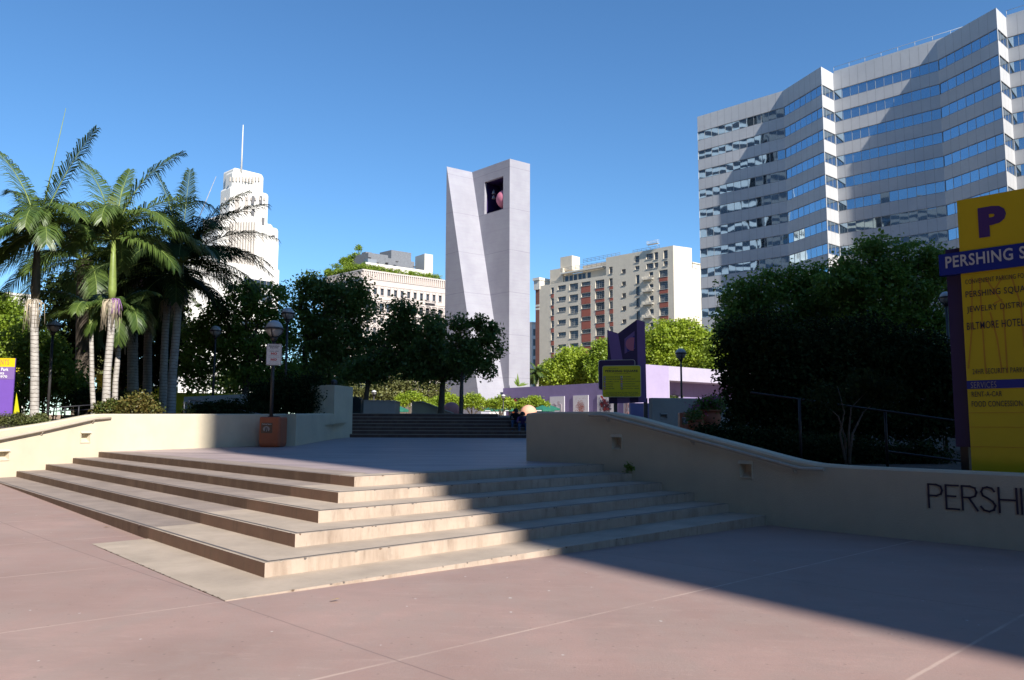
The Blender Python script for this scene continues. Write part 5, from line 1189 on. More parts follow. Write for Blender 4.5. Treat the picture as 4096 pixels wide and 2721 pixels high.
cn_ = MB()
for px_ in (852, 870, 892, 915, 938, 955): 
    q_ = onpl(px_, 600, v2(hK) - nR * 5.5, nR); q_ = v2(q_, 55); cn_.tube([q_, q_ + V(0, 0, 3.2 + (px_ % 7) * .5)], .07, 5); cn_.lathe(q_ + V(0, 0, 3.2 + (px_ % 7) * .5), [(.7, 0), (.05, .35)], 8)
cn_.build('patio_heaters', M['frame_d'], hb)
hbox('canopy', 848, 868, 597, 601, 4.5, M['grey_metal'], 3)

# ================================================================ VIOLET PLAZA WALLS AND ART
vA = onz(1159.4, 895, 6.1); vB0 = onz(1378, 883, 6.1); Wv, dv = pline(vA, vB0); nv = Vector((dv.y, -dv.x, 0)); nv = nv if nv.y < 0 else -nv
def vw(x, y): p = onpl(x, y, vA, nv); return (p - vA).dot(dv), p.z
Wv = vw(1500, 880)[0]
dark = (vw(1219, 0)[0], vw(1250, 0)[0], 1.5, vw(1235, 916.5)[1])
vwall = thing('violet_wall', 'long violet stucco wall hung with paintings, running right from the lavender tower', 'wall', (vA.x, vA.y, 1.3))
mb = MB(); facade(mb, vA, dv, Wv, 1.0, 6.1, [dark], nv, .6)
mb.quad(v2(vA, 6.1), v2(vA, 6.1) + dv * Wv, v2(vA, 6.1) + dv * Wv - nv * .6, v2(vA, 6.1) - nv * .6); mb.quad(v2(vA, 1) - nv * .6, v2(vA, 1) + dv * Wv - nv * .6, v2(vA, 6.1) + dv * Wv - nv * .6, v2(vA, 6.1) - nv * .6)
mb.build('wall_body', M['violet_wall'], vwall)
mb = MB(); mb.quad(*[v2(vA) + dv * x - nv * .58 + V(0, 0, z) for x, z in ((dark[0], 1.5), (dark[1], 1.5), (dark[1], dark[3]), (dark[0], dark[3]))]); mb.build('window', M['glass_dark'], vwall)
def painting(label, x0, x1, y0, zb_, cm, marks, frame=True):
    a = vw(x0, y0)[0]; b = vw(x1, y0)[0]; zt_ = vw((x0 + x1) / 2, y0)[1]; o3 = v2(vA) + dv * a + V(0, 0, zb_)
    o = thing('painting', label, 'painting', tuple(o3), 'paintings on the violet wall'); c = MB(); w = b - a; h = zt_ - zb_
    c.box(o3, dv * w, nv * .08, V(0, 0, h)); cv = c.build('canvas', cm, o)
    groups = {}
    for kind, x, z, r, mt_ in marks(w, h): groups.setdefault(mt_, []).append((kind, x, z, r))
    for mt_, L in groups.items():
        g_ = MB()
        for kind, x, z, r in L:
            if kind == 'line': g_.tube([o3 + dv * p[0] + V(0, 0, p[1]) + nv * .09 for p in x], r, 4)
            else:
                n_ = 7; ph = rnd.random() * 6; vs = [o3 + dv * min(w, max(0, x + r * math.cos(ph + 6.283 * i / n_) * rnd.uniform(.6, 1.2))) + V(0, 0, min(h, max(0, z + r * math.sin(ph + 6.283 * i / n_) * rnd.uniform(.6, 1.2)))) + nv * (.084 + .001 * kind) for i in range(n_)]
                g_.add(vs, [tuple(range(n_))])
        g_.build('paint', M[mt_], o)
M['canvas'] = mat('pale_canvas', (.66, .64, .66), .8, .06, 2); M['canvas_dk'] = mat('dark_canvas', (.035, .02, .025), .7, .2, 1)
M['rust'] = mat('rust_ink', (.40, .13, .09), .8, .2, 3); M['faint'] = mat('faint_pink_ink', (.50, .42, .44), .8, .1, 2); M['flame'] = mat('flame_orange', (.68, .17, .03), .7, .3, 2); M['flame2'] = mat('flame_red', (.45, .04, .035), .7, .3, 2)
def m_heart(w, h): return [('line', [(w * .18, h * .2), (w * .18, h * .62), (w * .35, h * .68), (w * .5, h * .58), (w * .65, h * .68), (w * .82, h * .6), (w * .8, h * .2)], 0, .03, 'faint'), (0, w * .35, h * .5, w * .13, 'faint'), (1, w * .6, h * .7, w * .09, 'faint'), (1, w * .28, h * .35, w * .08, 'faint')]
def m_dots(w, h): return [(i % 5, w * (.5 + rnd.gauss(0, .13)), h * (.45 + rnd.gauss(0, .15)), rnd.uniform(.02, .06), 'rust') for i in range(420)]
def m_red(w, h):
    return [(i % 4, w * (.3 + .4 * i / 26 + rnd.gauss(0, .1)), h * (.75 - .45 * i / 26 + rnd.gauss(0, .1)), rnd.uniform(.1, .32), 'flame2') for i in range(26)] + [('line', [(w * rnd.uniform(.1, .9), h * rnd.uniform(.05, .9)) for _ in range(3)], 0, .02, 'text_dark') for _ in range(26)]
def m_sketch(w, h): return [('line', [(w * rnd.uniform(.1, .9), h * rnd.uniform(.1, .9)) for _ in range(4)], 0, .02, 'faint') for _ in range(12)] + [('line', [(w * (.5 + .3 * math.cos(t)), h * (.5 + .3 * math.sin(t * 2))) for t in [q * .4 for q in range(16)]], 0, .025, 'rust')]
def m_fire(w, h):
    out = []
    for i in range(60):
        t = rnd.random(); out.append((i % 5, w * (.45 + .22 * math.sin(t * 7) + rnd.gauss(0, .1)), h * (.05 + .9 * t), rnd.uniform(.06, .26), 'flame' if i % 3 else 'flame2'))
    return out
painting('pale square painting with faint hearts, leftmost of the white ones on the violet wall', 1268, 1301.6, 914, 1.9, M['canvas'], m_heart)
painting('white square painting with a rust-red burst of dots', 1321.7, 1356.6, 911.5, 1.9, M['canvas'], m_dots)
painting('white painting with red and black splashes, partly behind the yellow rules sign', 1377.3, 1414.5, 910, 1.8, M['canvas'], m_red)
painting('pale sketch painting right of the sign pole', 1437.6, 1452.8, 915, 1.6, M['canvas'], m_sketch)
painting('dark painting with orange flames beside the foot of the tower', 1172.8, 1200.4, 918, 1.4, M['canvas_dk'], m_fire)
# lilac wall facing the sun
lA = onz(1489, 840, 7.1); lB = onz(1656, 852.5, 7.1); _, dl = pline(lA, lB); nl = Vector((dl.y, -dl.x, 0)); nl = nl if nl.y < 0 else -nl
def lw_(x, y=850): p = onpl(x, y, lA, nl); return (p - lA).dot(dl), p.z
xs_, xe_ = lw_(1541)[0], lw_(1760)[0]; o1 = lw_(1543.5, 877); o2 = lw_(1700, 885)
x0l = lw_(1462)[0]
lwall = thing('lilac_wall', 'bright lilac wall facing the sun behind the black lamp post, paler at its right end', 'wall', (lA.x, lA.y, 1.3))
mb = MB(); mb.box(v2(lA, 1.0) + dl * x0l, dl * (xs_ - x0l), -nl * .8, V(0, 0, 6.1)); mb.build('wall_body', M['violet_pale'], lwall)
mb = MB(); facade(mb, v2(lA) + dl * xs_, dl, xe_ - xs_, 1.0, 7.1, [(.1, xe_ - xs_ - 3, 1.2, o1[1])], nl, 2.2); mb.quad(v2(lA, 7.1) + dl * xs_, v2(lA, 7.1) + dl * xe_, v2(lA, 7.1) + dl * xe_ - nl * 2.2, v2(lA, 7.1) + dl * xs_ - nl * 2.2); mb.build('pale_section', M['violet_pale2'], lwall)
mb = MB(); ws_ = (1.4, 4.2, 2.2, o1[1] - 1.4); facade(mb, v2(lA) + dl * xs_ - nl * 2.2, dl, xe_ - xs_, 1.0, 7.1, [ws_], nl, .4); mb.build('recess_wall', M['violet_wall'], lwall)
b_ = v2(lA) + dl * (xs_ + 2.8) - nl * 3.4; rng = np.random.default_rng(92)
o = thing('leafy_shrub', 'green foliage seen through the square opening in the recessed violet wall', 'shrub', (b_.x, b_.y, 1.3)); quad_mesh('foliage', leaves([(b_ + V(0, 0, 3), 2.2, .8, 1.8)], 2500, .3, rng, 14, .3, .1), M['leaf_mid'], o)
# shaded walls at the back right
bw = thing('shaded_stucco_wall', 'grey-brown stucco wall in shade behind the terracotta flower pots', 'wall', tuple(at(1503, 985, 38)))
a = at(1503, 917, 38); b = at(1760, 913, 39.5); pts = [V(a.x, 38, 0), V(b.x, 39.5, 0)]; dB = (pts[1] - pts[0]).normalized()
sn = (at(1524.5, 955, 38).x - a.x, at(1540, 955, 38).x - a.x); zn = (at(1530, 965, 38).z, at(1530, 955, 38).z)
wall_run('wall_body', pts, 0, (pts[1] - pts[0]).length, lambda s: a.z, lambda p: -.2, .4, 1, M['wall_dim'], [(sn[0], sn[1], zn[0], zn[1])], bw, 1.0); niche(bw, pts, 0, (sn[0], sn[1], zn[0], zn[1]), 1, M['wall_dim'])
bw2 = thing('dark_violet_wall', 'dark violet wall in shade below the purple tower-shaped sign', 'wall', tuple(at(1452, 985, 42)))
mb = MB(); a = at(1453, 929, 42); b = at(1520, 927, 42); mb.box(V(a.x, 42, -.2), V(b.x - a.x, .6, 0), V(0, .5, 0), V(0, 0, a.z + .2)); mb.build('wall_body', M['violet_wall'], bw2)
# plaza walls at the top of the far steps
w1_ = thing('planter_wall', 'dark low planter wall at the left top of the plaza steps', 'wall', tuple(at(874, 957, 39)))
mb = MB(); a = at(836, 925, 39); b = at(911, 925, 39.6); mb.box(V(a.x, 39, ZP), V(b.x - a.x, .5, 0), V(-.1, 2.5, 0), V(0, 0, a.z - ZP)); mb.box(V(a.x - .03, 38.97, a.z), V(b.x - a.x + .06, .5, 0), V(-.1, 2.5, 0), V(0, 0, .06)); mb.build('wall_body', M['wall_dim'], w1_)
w2_ = thing('sloping_stair_wall', 'grey-green stair wall with sloping handrail at the top of the plaza steps', 'wall', tuple(at(955, 957, 44)))
a = at(951, 925, 44); b = at(975, 925.5, 44); c = at(1050, 958, 44)
mb = MB(); y_ = 44.0; pr = [(a.x, ZP - .3), (c.x, ZP - .3), (c.x, ZP), (b.x, a.z), (a.x, a.z)]
vs = [V(x, y_, z) for x, z in pr] + [V(x - .1, y_ + .45, z) for x, z in pr]; mb.add(vs, [(0, 1, 2, 3, 4), (9, 8, 7, 6, 5)] + [(i, (i + 1) % 5, 5 + (i + 1) % 5, 5 + i) for i in range(5)])
mb.build('wall_body', M['wall'], w2_)
mb = MB(); mb.tube([V(b.x - .3, y_ - .1, a.z - .05), V(b.x + .1, y_ - .1, a.z - .08), V(c.x - .1, y_ - .1, ZP + .12)], .04, 8); mb.build('handrail', M['rail'], w2_)
gb = thing('green_cabinet', 'tall dark green ribbed cabinet beside the square pier', 'cabinet', tuple(at(822, 957, 37.5)))
mb = MB(); a = at(809, 915, 37.5); b = at(832, 915, 37.5); pr = [(a.x, 0), (b.x, 0), (b.x, a.z - ZP - .12), (b.x - .12, a.z - ZP), (a.x, a.z - ZP)]
vs = [V(x, 37.5, ZP + z) for x, z in pr] + [V(x, 38.2, ZP + z) for x, z in pr]; mb.add(vs, [(0, 1, 2, 3, 4), (9, 8, 7, 6, 5)] + [(i, (i + 1) % 5, 5 + (i + 1) % 5, 5 + i) for i in range(5)])
mb.build('cabinet_body', M['green_metal'], gb)
mb = MB()
for i in range(14): z = ZP + .15 + i * (a.z - ZP - .35) / 13; mb.box(V(a.x + .04, 37.47, z), V(b.x - a.x - .08, 0, 0), V(0, .028, 0), V(0, 0, .02))
mb.build('ribs', M['black'], gb)
# yellow stucco walls behind the palms
yw = thing('yellow_wall', 'curved yellow stucco wall in shade behind the palm trunks', 'wall', tuple(at(260, 940, 62)))
zt_ = at(220, 862, 50).z
wall_run('wall_body', smooth_path([(at(222, 900, 50).x, 50), (at(245, 900, 49.5).x, 49.5), (at(270, 900, 49.5).x, 49.5), (at(400, 900, 51.5).x, 51.5), (at(420, 900, 52).x, 52)]), 0, 5.2, lambda s: interp(s, [(0, zt_), (3, zt_), (3.2, zt_ - .7), (18, zt_ - .8)]), lambda p: .4, .4, 1, M['yellow_wall'], (), yw, .5)
yw2 = thing('yellow_wall', 'low yellow wall showing between the hedge and the leafy trees', 'wall', tuple(at(540, 930, 55)))
mb = MB(); a = at(405, 905, 49); b = at(590, 900, 51); mb.box(V(a.x, 49, .8), V(b.x - a.x, 2, 0), V(0, .5, 0), V(0, 0, a.z - .8)); mb.build('wall_body', M['yellow_wall'], yw2)
rp = thing('ramp_wall', 'grey-violet ramp wall rising behind the low clipped hedge', 'wall', tuple(at(440, 925, 35)))
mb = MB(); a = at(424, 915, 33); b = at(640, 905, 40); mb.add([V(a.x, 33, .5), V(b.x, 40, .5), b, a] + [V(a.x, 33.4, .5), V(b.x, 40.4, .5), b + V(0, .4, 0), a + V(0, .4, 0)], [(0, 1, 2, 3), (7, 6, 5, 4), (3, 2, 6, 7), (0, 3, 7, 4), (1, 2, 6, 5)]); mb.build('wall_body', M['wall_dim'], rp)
def railing(label, rails, posts, Y, mt_='black'):
    o = thing('ramp_railing', label, 'railing', tuple(at(*posts[0][:2], Y)), 'pipe railings of the ramps')
    for (x0, y0, Y0, x1, y1, Y1) in rails: m_ = MB(); m_.tube([at(x0, y0, Y0), at(x1, y1, Y1)], .02, 8); m_.build('rail', M[mt_], o)
    for (x, y0, y1) in posts: m_ = MB(); p = at(x, y0, Y); m_.tube([p, V(p.x, p.y, at(x, y1, Y).z)], .028, 8); m_.build('post', M[mt_], o)
railing('dark pipe railing sloping down behind the wall, left of the clipped hedge', [(436, 921, 29.5, 610, 957, 28.5), (424, 928, 29.5, 540, 955, 29)], [(436, 921, 960), (425, 926, 960)], 29.5, 'grey_metal')
railing('thin dark railing crossing behind the palm trunks and the lamp post', [(120, 940, 30, 330, 925, 34), (100, 949, 30, 330, 938, 34)], [(182, 934, 970), (322, 925, 960), (150, 938, 970)], 31)
railing('dark railing half hidden in the shrubs left of the parking sign', [(2020, 945, 16, 2240, 975, 15.2), (2040, 1040, 16, 2240, 1066, 15.2), (1730, 905, 16.5, 2020, 945, 16)], [(2238, 960, 1090), (1842, 920, 1075), (2040, 950, 1085)], 15.6)

# ================================================================ STREET FURNITURE
M['lamp_top'] = mat('lamp_dome', (.50, .49, .48), .35, .05, 4)
def lens_mat():
    mt, t, p = new_mat('lamp_lens'); p.inputs['Base Color'].default_value = (.34, .33, .31, 1); p.inputs['Roughness'].default_value = .12; p.inputs['Specular IOR Level'].default_value = .8
    return mt
M['lens'] = lens_mat()
def lamp_things(base, zc, r=.29, label='', hi=1.0):
    o = thing('street_lamp', label, 'street lamp', tuple(base), 'ball-topped plaza lamps'); bx, by = base.x, base.y; c = V(bx, by, zc)
    m_ = MB(); m_.tube([V(bx, by, base.z - .1), V(bx, by, base.z + .04)], .14, 14); m_.tube([V(bx, by, base.z), V(bx, by, zc - r * 1.02)], [.062, .052], 12); m_.lathe(V(bx, by, zc - r * 1.5), [(.07, 0), (.11, .08), (.13, r * .45), (.02, r * .5)], 16); m_.build('pole', M['dark_metal'], o)
    m_ = MB(); m_.ball(c, r, 24, 8, a0=4, a1=90); m_.build('dome', M['lamp_top'], o)
    m_ = MB(); m_.ball(c, r * .985, 24, 9, a0=-82, a1=4); m_.build('lens', M['lens'], o)
    m_ = MB(); m_.lathe(c, [(r * 1.0, -.035), (r * 1.1, -.03), (r * 1.1, .028), (r * 1.0, .035)], 24)
    for k in range(3):
        a = k * 2.094 + .5; m_.tube([c + V(math.cos(a) * r * 1.06 * math.cos(e), math.sin(a) * r * 1.06 * math.cos(e), r * 1.06 * math.sin(e)) for e in [-.1, -.4, -.8, -1.2, -1.45]], .018, 6)
    m_.build('cage', M['dark_metal'], o); return o
lamp_src = None
def put_lamp(px, pyc, Y, zb_, label, w=None):
    c = at(px, pyc, Y); r = .29 if w is None else w * Y / 1800 / 2 / 1.1
    return lamp_things(V(c.x, c.y, zb_), c.z, r, label)
put_lamp(632, 758, 26.6, .8, 'nearest ball-topped lamp, carrying the white rules sign behind the cream wall', 42)
put_lamp(663, 723, 36, 1.0, 'taller ball-topped lamp just right of the one with the white sign', 31)
put_lamp(497, 763, 40.5, 1.0, 'ball-topped lamp in front of the leafy tree right of the palms', 26)
put_lamp(123, 752, 34, .7, 'dark ball-topped lamp between the two thick palm trunks', 30)
put_lamp(1569, 815, 44, 1.0, 'black ball-topped lamp against the bright lilac wall and lime trees', 26)
put_lamp(2180, 686, 33, .3, 'ball-topped lamp dim against the dark trees beside the parking sign', 30)
put_lamp(862, 905, 62, ZP, 'small ball-topped lamp seen beneath the forked tree', 12)
put_lamp(1160, 914, 86, ZP, 'small sunlit ball-topped lamp at the foot of the lavender tower', 11)
put_lamp(1066, 868, 41.5, ZP, 'ball-topped lamp hidden in the crown of the ivy-wrapped tree', 14)
c = at(770, 884, 33.5)
o = thing('wall_lamp', 'small dark lamp perched on the square pier', 'lamp', (c.x, c.y, c.z - .25)); m_ = MB(); m_.tube([c - V(0, 0, .25), c - V(0, 0, .1)], .05, 8); m_.lathe(c - V(0, 0, .12), [(.06, 0), (.13, .1), (.14, .22), (.05, .28)], 12); m_.build('lamp_body', M['dark_metal'], o)
# litter bins
def litter_bin(base, w, h, label, seed=0):
    o = thing('litter_bin', label, 'litter bin', tuple(base), 'orange litter bins'); m_ = MB(); n = 4; rot = -.06; a = Vector((math.cos(rot), math.sin(rot), 0)); b = Vector((-a.y, a.x, 0))
    def ring(hw, z, r):
        out = []
        for k, (sx_, sy_) in enumerate(((1, 1), (-1, 1), (-1, -1), (1, -1))):
            for q in range(5): t = math.pi / 2 * (k + q / 4); out.append(base + a * (sx_ * (hw - r) + r * math.cos(t)) + b * (sy_ * (hw - r) + r * math.sin(t)) + V(0, 0, z))
        return out
    hw = w / 2; prof = [(hw * .84, 0, .05), (hw * .95, .05, .08), (hw, .12, .09), (hw, h * .94, .09), (hw * .98, h * .985, .09), (hw * .9, h, .08)]
    R_q = [ring(*p) for p in prof]; vs = [v for r_ in R_q for v in r_]; m = 20
    fs = [(i * m + k, i * m + (k + 1) % m, (i + 1) * m + (k + 1) % m, (i + 1) * m + k) for i in range(len(prof) - 1) for k in range(m)]
    m_.add(vs, fs, 0, False); m_.add(R_q[0], [tuple(range(m - 1, -1, -1))]); m_.add([v * 1.0 for v in R_q[-1]], [tuple(range(m))]); m_.build('bin_body', M['orange'], o)
    g_ = MB(); g_.lathe(base + V(0, 0, h + .002), [(.0001, .004), (hw * .45, .004), (hw * .47, .02), (hw * .52, .02), (hw * .54, 0)], 20); g_.build('opening_ring', M['black'], o)
    g_ = MB(); f0 = base - b * (hw + .004) - a * (hw * .78) + V(0, 0, h * .46)                 # framed poster with an arched picture
    g_.box(f0, a * hw * 1.05, b * .01, V(0, 0, h * .34)); fr_ = g_.build('poster', M['riser2'], o)
    g_ = MB(); cc = f0 + a * hw * .5 + V(0, 0, h * .13) - b * .004; vs = [cc + a * hw * .32 * math.cos(t) + V(0, 0, h * .10 * math.sin(t) * (1.0 if t < 3.2 else .8)) for t in [2 * math.pi * i / 20 for i in range(20)]]; g_.add(vs, [tuple(range(20))]); g_.build('poster_picture', M['grey_metal'], fr_)
    g_ = MB()
    for sx_, lean in ((-.1, .06), (.1, -.06)): g_.add([cc + a * hw * (sx_ - .05) - b * .003 + V(0, 0, -h * .08), cc + a * hw * (sx_ + .05) - b * .003 + V(0, 0, -h * .08), cc + a * hw * (sx_ + .03 + lean) - b * .003 + V(0, 0, h * .06), cc + a * hw * (sx_ - .03 + lean) - b * .003 + V(0, 0, h * .06)], [(0, 1, 2, 3)])
    g_.build('poster_picture', M['black'], fr_)
    text(fr_, 'Pershing Square', f0 + a * hw * .1 + V(0, 0, h * .27) - b * .002, a, V(0, 0, 1), hw * .85, h * .045, M['white'], .01, n=-b)
    return o
cb_ = onterr(629, 1030); litter_bin(V(cb_.x, cb_.y - .02, cb_.z), .72, at(629, 961, cb_.y).z - cb_.z, 'square orange litter bin with a poster standing against the cream wall end')
c2 = at(1583, 975, 33.5); litter_bin(V(c2.x, c2.y, at(1583, 978, 33.5).z - .42), .66, .9, 'orange litter bin half hidden behind the shaded right wall, near the flower pots')
# terracotta pots
def pot(px, ytop, Y, w, h, label, nfl, seed):
    c = at(px, ytop, Y); r = w / 2; b = V(c.x, c.y, c.z - h); o = thing('flower_pot', label, 'flower pot', tuple(b), 'terracotta pots on the planted bed')
    m_ = MB(); m_.lathe(b, [(r * .55, 0), (r * .8, h * .2), (r * .98, h * .5), (r * .95, h * .75), (r * .85, h * .86), (r * .88, h * .9), (r * 1.05, h * .93), (r * 1.06, h), (r * .9, h), (r * .88, h * .92)], 28); m_.build('pot', M['terracotta'], o)
    rng = np.random.default_rng(seed); A1 = leaves([(b + V(0, 0, h + .12), r * 1.0, r * 1.0, .22)], nfl * 6, .08, rng, 14, .09, .1); A2 = leaves([(b + V(0, 0, h + .2), r * 1.0, r * 1.0, .2)], nfl, .055, rng, 6, .07, .6)
    po = quad_mesh('plant', np.concatenate([A1, A2]), [M['leaf_dark'], M['flower']], o); k_ = len(A1) // 4
    po.data.polygons.foreach_set('material_index', [0] * k_ + [1] * (len(A2) // 4)); return o
pot(1634, 945, 21.5, .62, .55, 'large terracotta pot of pink flowers beside the dark shrub', 420, 1)
pot(1602, 968, 21, .42, .34, 'small terracotta pot of leaves left of the large flower pot', 60, 2)

# spheres
for (px, py, r_, Y, mt_, lab) in ((1040, 947, 19.5, 62, 'rose', 'large rose concrete ball behind the sloping stair wall'), (1218, 953, 18.8, 83, 'peach', 'large sunlit peach concrete ball just left of the end of the shaded right wall')):
    c = at(px, py, Y); m_ = MB(); m_.ball(c, r_ * Y / 1800, 36, 24); tag(m_.build('concrete_ball', M[mt_]), lab, 'ball', 'concrete balls in the plaza')
# umbrellas and tables
def umbrella(px, ytop, Y, w, label):
    c = at(px, ytop, Y); o = thing('cafe_umbrella', label, 'umbrella', (c.x, c.y, ZP), 'green cafe umbrellas'); r = w / 2; m_ = MB(); n = 8
    m_.tube([V(c.x, c.y, ZP), c], .03, 8); m_.build('pole', M['dark_metal'], o); m_ = MB()
    ring = [c + V(r * math.cos(t), r * math.sin(t), -.48) for t in [2 * math.pi * i / n for i in range(n)]]; vs = [c] + ring + [p + V(0, 0, -.2) for p in ring]
    m_.add(vs, [(0, 1 + i, 1 + (i + 1) % n) for i in range(n)] + [(1 + i, 1 + n + i, 1 + n + (i + 1) % n, 1 + (i + 1) % n) for i in range(n)]); m_.build('canopy', M['green_fabric'], o)
    m_ = MB(); d_ = (ring[5] + ring[6]) / 2 - V(0, 0, .13) - V(0, .02, 0); e1_ = (ring[6] - ring[5]).normalized(); m_.quad(d_ - e1_ * .35 - V(0, 0, .04), d_ + e1_ * .35 - V(0, 0, .04), d_ + e1_ * .35 + V(0, 0, .05), d_ - e1_ * .35 + V(0, 0, .05)); m_.build('valance_print', M['white'], o)
umbrella(911, 932, 72, 2.4, 'green cafe umbrella left of the plaza, beside the planter wall')
tree('leafy_tree', 'dark thicket of foliage filling the space behind the palm trunks', 280, 960, 49, 1.0, [(150, 690, 40, 60), (215, 720, 60, 90), (300, 700, 70, 90), (370, 740, 50, 90), (330, 840, 60, 50), (150, 820, 46, 60), (420, 800, 40, 60), (270, 800, 60, 40)], 26000, .26, 'leaf_hedge', seed=53, tr=.2, spread=.5, fork=(280, 860), group='dark trees round the upper plaza')
umbrella(1019 - 20, 938, 88, 2.2, 'green cafe umbrella hidden among the small lime trees')
umbrella(1148 - 14, 932 + 3, 92, 2.6, 'green cafe umbrella in front of the leaning pale fin of the tower')
umbrella(1175, 935, 95, 2.4, 'green cafe umbrella between the small ball lamp and the flame painting')
umbrella(1250, 934, 86, 2.6, 'green cafe umbrella left of the pale heart painting')
umbrella(1278 - 14, 932, 90, 2.6, 'green cafe umbrella right next to the pale heart painting')
lowb = thing('low_block_wall', 'low white block wall at the foot of the lavender tower', 'wall', tuple(at(1160, 957, 98)))
mb = MB(); a = at(1128, 941, 100); b = at(1166, 941, 103); mb.box(V(a.x, 100, ZP), V(b.x - a.x, 3, 0), V(0, .5, 0), V(0, 0, a.z - ZP)); mb.build('wall_body', M['off_white'], lowb)
# low tan walls behind the umbrellas
tw_ = thing('tan_wall', 'tan wall behind the left cafe umbrella', 'wall', tuple(at(925, 957, 100)))
mb = MB(); a = at(905, 936, 100); b = at(952, 936, 96); mb.box(V(a.x, 100, ZP), V(b.x - a.x, -4, 0), V(0, .5, 0), V(0, 0, a.z - ZP)); mb.build('wall_body', M['wall'], tw_)

# ================================================================ SIGNS
# parking pylon: faces the camera's left, parallel to the street wall
nP = -NRW; pk = at(2240, 1085, 13.05)
def sg(x, y, off=0.0): return onpl(x, y, pk + nP * off, nP)
XL = 0.0; zt = sg(2205, 463).z; zbm = ground_z(pk.x, pk.y) - .1
wP = 2.35; dP = DRW
pyl = thing('parking_sign', 'tall yellow parking pylon lettered PERSHING with a big purple P', 'sign', (pk.x, pk.y, zbm))
def prt(name, x0, x1, z0, z1, off, th, mt_, parent=None):
    m_ = MB(); m_.box(v2(pk, z0) + dP * x0 + nP * off, dP * (x1 - x0), -nP * th, V(0, 0, z1 - z0)); return m_.build(name, mt_, parent or pyl)
zb1 = sg(2205 + 8, 582).z; z_b0 = sg(2212, 632).z; zs1, zs0 = sg(2230, 878).z, sg(2232, 897).z
prt('top_panel', 0, wP, zb1 - .05, zt, 0, .12, M['yellow'])
prt('side_casing', -.26, wP + .3, sg(2196, 1030).z, sg(2190, 571).z, -.13, .3, M['purple_dark'])
prt('main_panel', 0, wP, zbm + .02, z_b0 + .05, 0, .12, M['yellow'])
bl = prt('name_band', -.31, wP + .3, z_b0, zb1, .05, .16, M['blue'])
prt('services_band', 0.0, wP, zs0, zs1, .012, .03, M['blue'])
prt('post', -.22, -.10, zbm, sg(2196, 1030).z, -.2, .12, M['dark_metal'])
def st(s, x, y1, y0, w, mt_, bold=.0, off=.006):
    p1, p0 = sg(x, y1, off), sg(x, y0, off); text(pyl, s, v2(p0, p0.z), dP, V(0, 0, 1), w, p1.z - p0.z, mt_, bold)
def wpx_(x0, x1, y): return (sg(x1, y) - sg(x0, y)).length
st('P', 2257, 480, 549, wpx_(2257, 2321, 510) * 1.0, M['purple'], .06, .006)
st('PERSHING SQUARE', 2180, 592, 624, wpx_(2180, 2336, 600) * 15 / 7.9, M['off_white'], .02, .057)
st('CONVENIENT PARKING FOR', 2225, 645, 656, wpx_(2225, 2352, 645) * 22 / 19.8, M['text_dark'])
st('PERSHING SQUARE', 2226, 672, 689, wpx_(2226, 2360, 675) * 15 / 12.8, M['text_dark'], .005)
st('JEWELRY DISTRICT', 2229, 707, 724, wpx_(2229, 2360, 710) * 16 / 13.8, M['text_dark'], .005)
st('BILTMORE HOTEL', 2229, 744, 761, wpx_(2229, 2357, 750) * 14 / 13.6, M['text_dark'], .005)
st('24HR SECURITY PARKING', 2242, 851, 863, wpx_(2242, 2360, 855) * 21 / 18.2, M['text_dark'])
st('SERVICES', 2238, 881, 895, wpx_(2238, 2297, 887), M['grey_metal'], 0, .018)
st('RENT-A-CAR', 2240, 903, 915, wpx_(2240, 2310, 908), M['text_dark'], .005)
st('FOOD CONCESSION', 2240, 925, 938, wpx_(2240, 2357, 930), M['text_dark'], .005)
m_ = MB()                                            # faint orange tower outline behind the lettering
for L in ([(2240, 640), (2240, 760), (2232, 850)], [(2258, 640), (2262, 720), (2272, 860)], [(2270, 640), (2312, 700), (2322, 860)], [(2312, 636), (2285, 680)], [(2330, 634), (2352, 700), (2362, 800)], [(2290, 700), (2310, 690)], [(2282, 720), (2298, 780), (2310, 860)]):
    q = [sg(x, y, .004) for x, y in L]
    for a, b in zip(q, q[1:]):
        d = (b - a).normalized(); c = d.cross(nP).normalized() * .012; m_.quad(a - c, b - c, b + c, a + c)
m_.build('tower_outline', M['orange_line'], pyl)
m_ = MB()
for y in (952, 985, 1030): z = sg(2240, y).z; m_.box(v2(pk, z) + nP * .001, dP * wP, nP * .004, V(0, 0, .008))
m_.build('panel_joints', M['orange_line'], pyl)
# tower-shaped purple sign with rules boards, behind the shaded wall
YS2 = 22.0; q1 = at(1401, 762, YS2); dS = Vector((1, -.22, 0)).normalized(); nS = Vector((dS.y, -dS.x, 0))
def s2(x, y, off=0.0): return onpl(x, y, v2(q1) + nS * off, nS)
ts = thing('tower_sign', 'deep purple sign cut and painted like the lavender tower, behind the yellow rules board', 'sign', tuple(s2(1440, 975)))
def flat(pts, name, mt_, parent, off, th=.03):
    f = [s2(x, y, off) for x, y in pts]; m_ = MB(); n = len(f); m_.add(f + [p - nS * th for p in f], [tuple(range(n)), tuple(range(2 * n - 1, n - 1, -1))] + [(i, (i + 1) % n, n + (i + 1) % n, n + i) for i in range(n)]); return m_.build(name, mt_, parent)
def c3(x, y): return (2400 + x / 3.336) / S, (1250 + y / 3.336) / S
board = flat([c3(*p) for p in ((95, 233), (241, 280), (490, 97), (597, 125), (622, 1200), (118, 1218))], 'board', M['purple_dark'], ts, 0)
flat([c3(*p) for p in ((95, 236), (241, 282), (405, 1208), (235, 1214))], 'leaning_fin', M['purple_mid'], ts, .006, .005)
flat([c3(*p) for p in ((490, 99), (597, 127), (620, 1198), (512, 1204))], 'side_face', M['purple_mid'], ts, .006, .005)
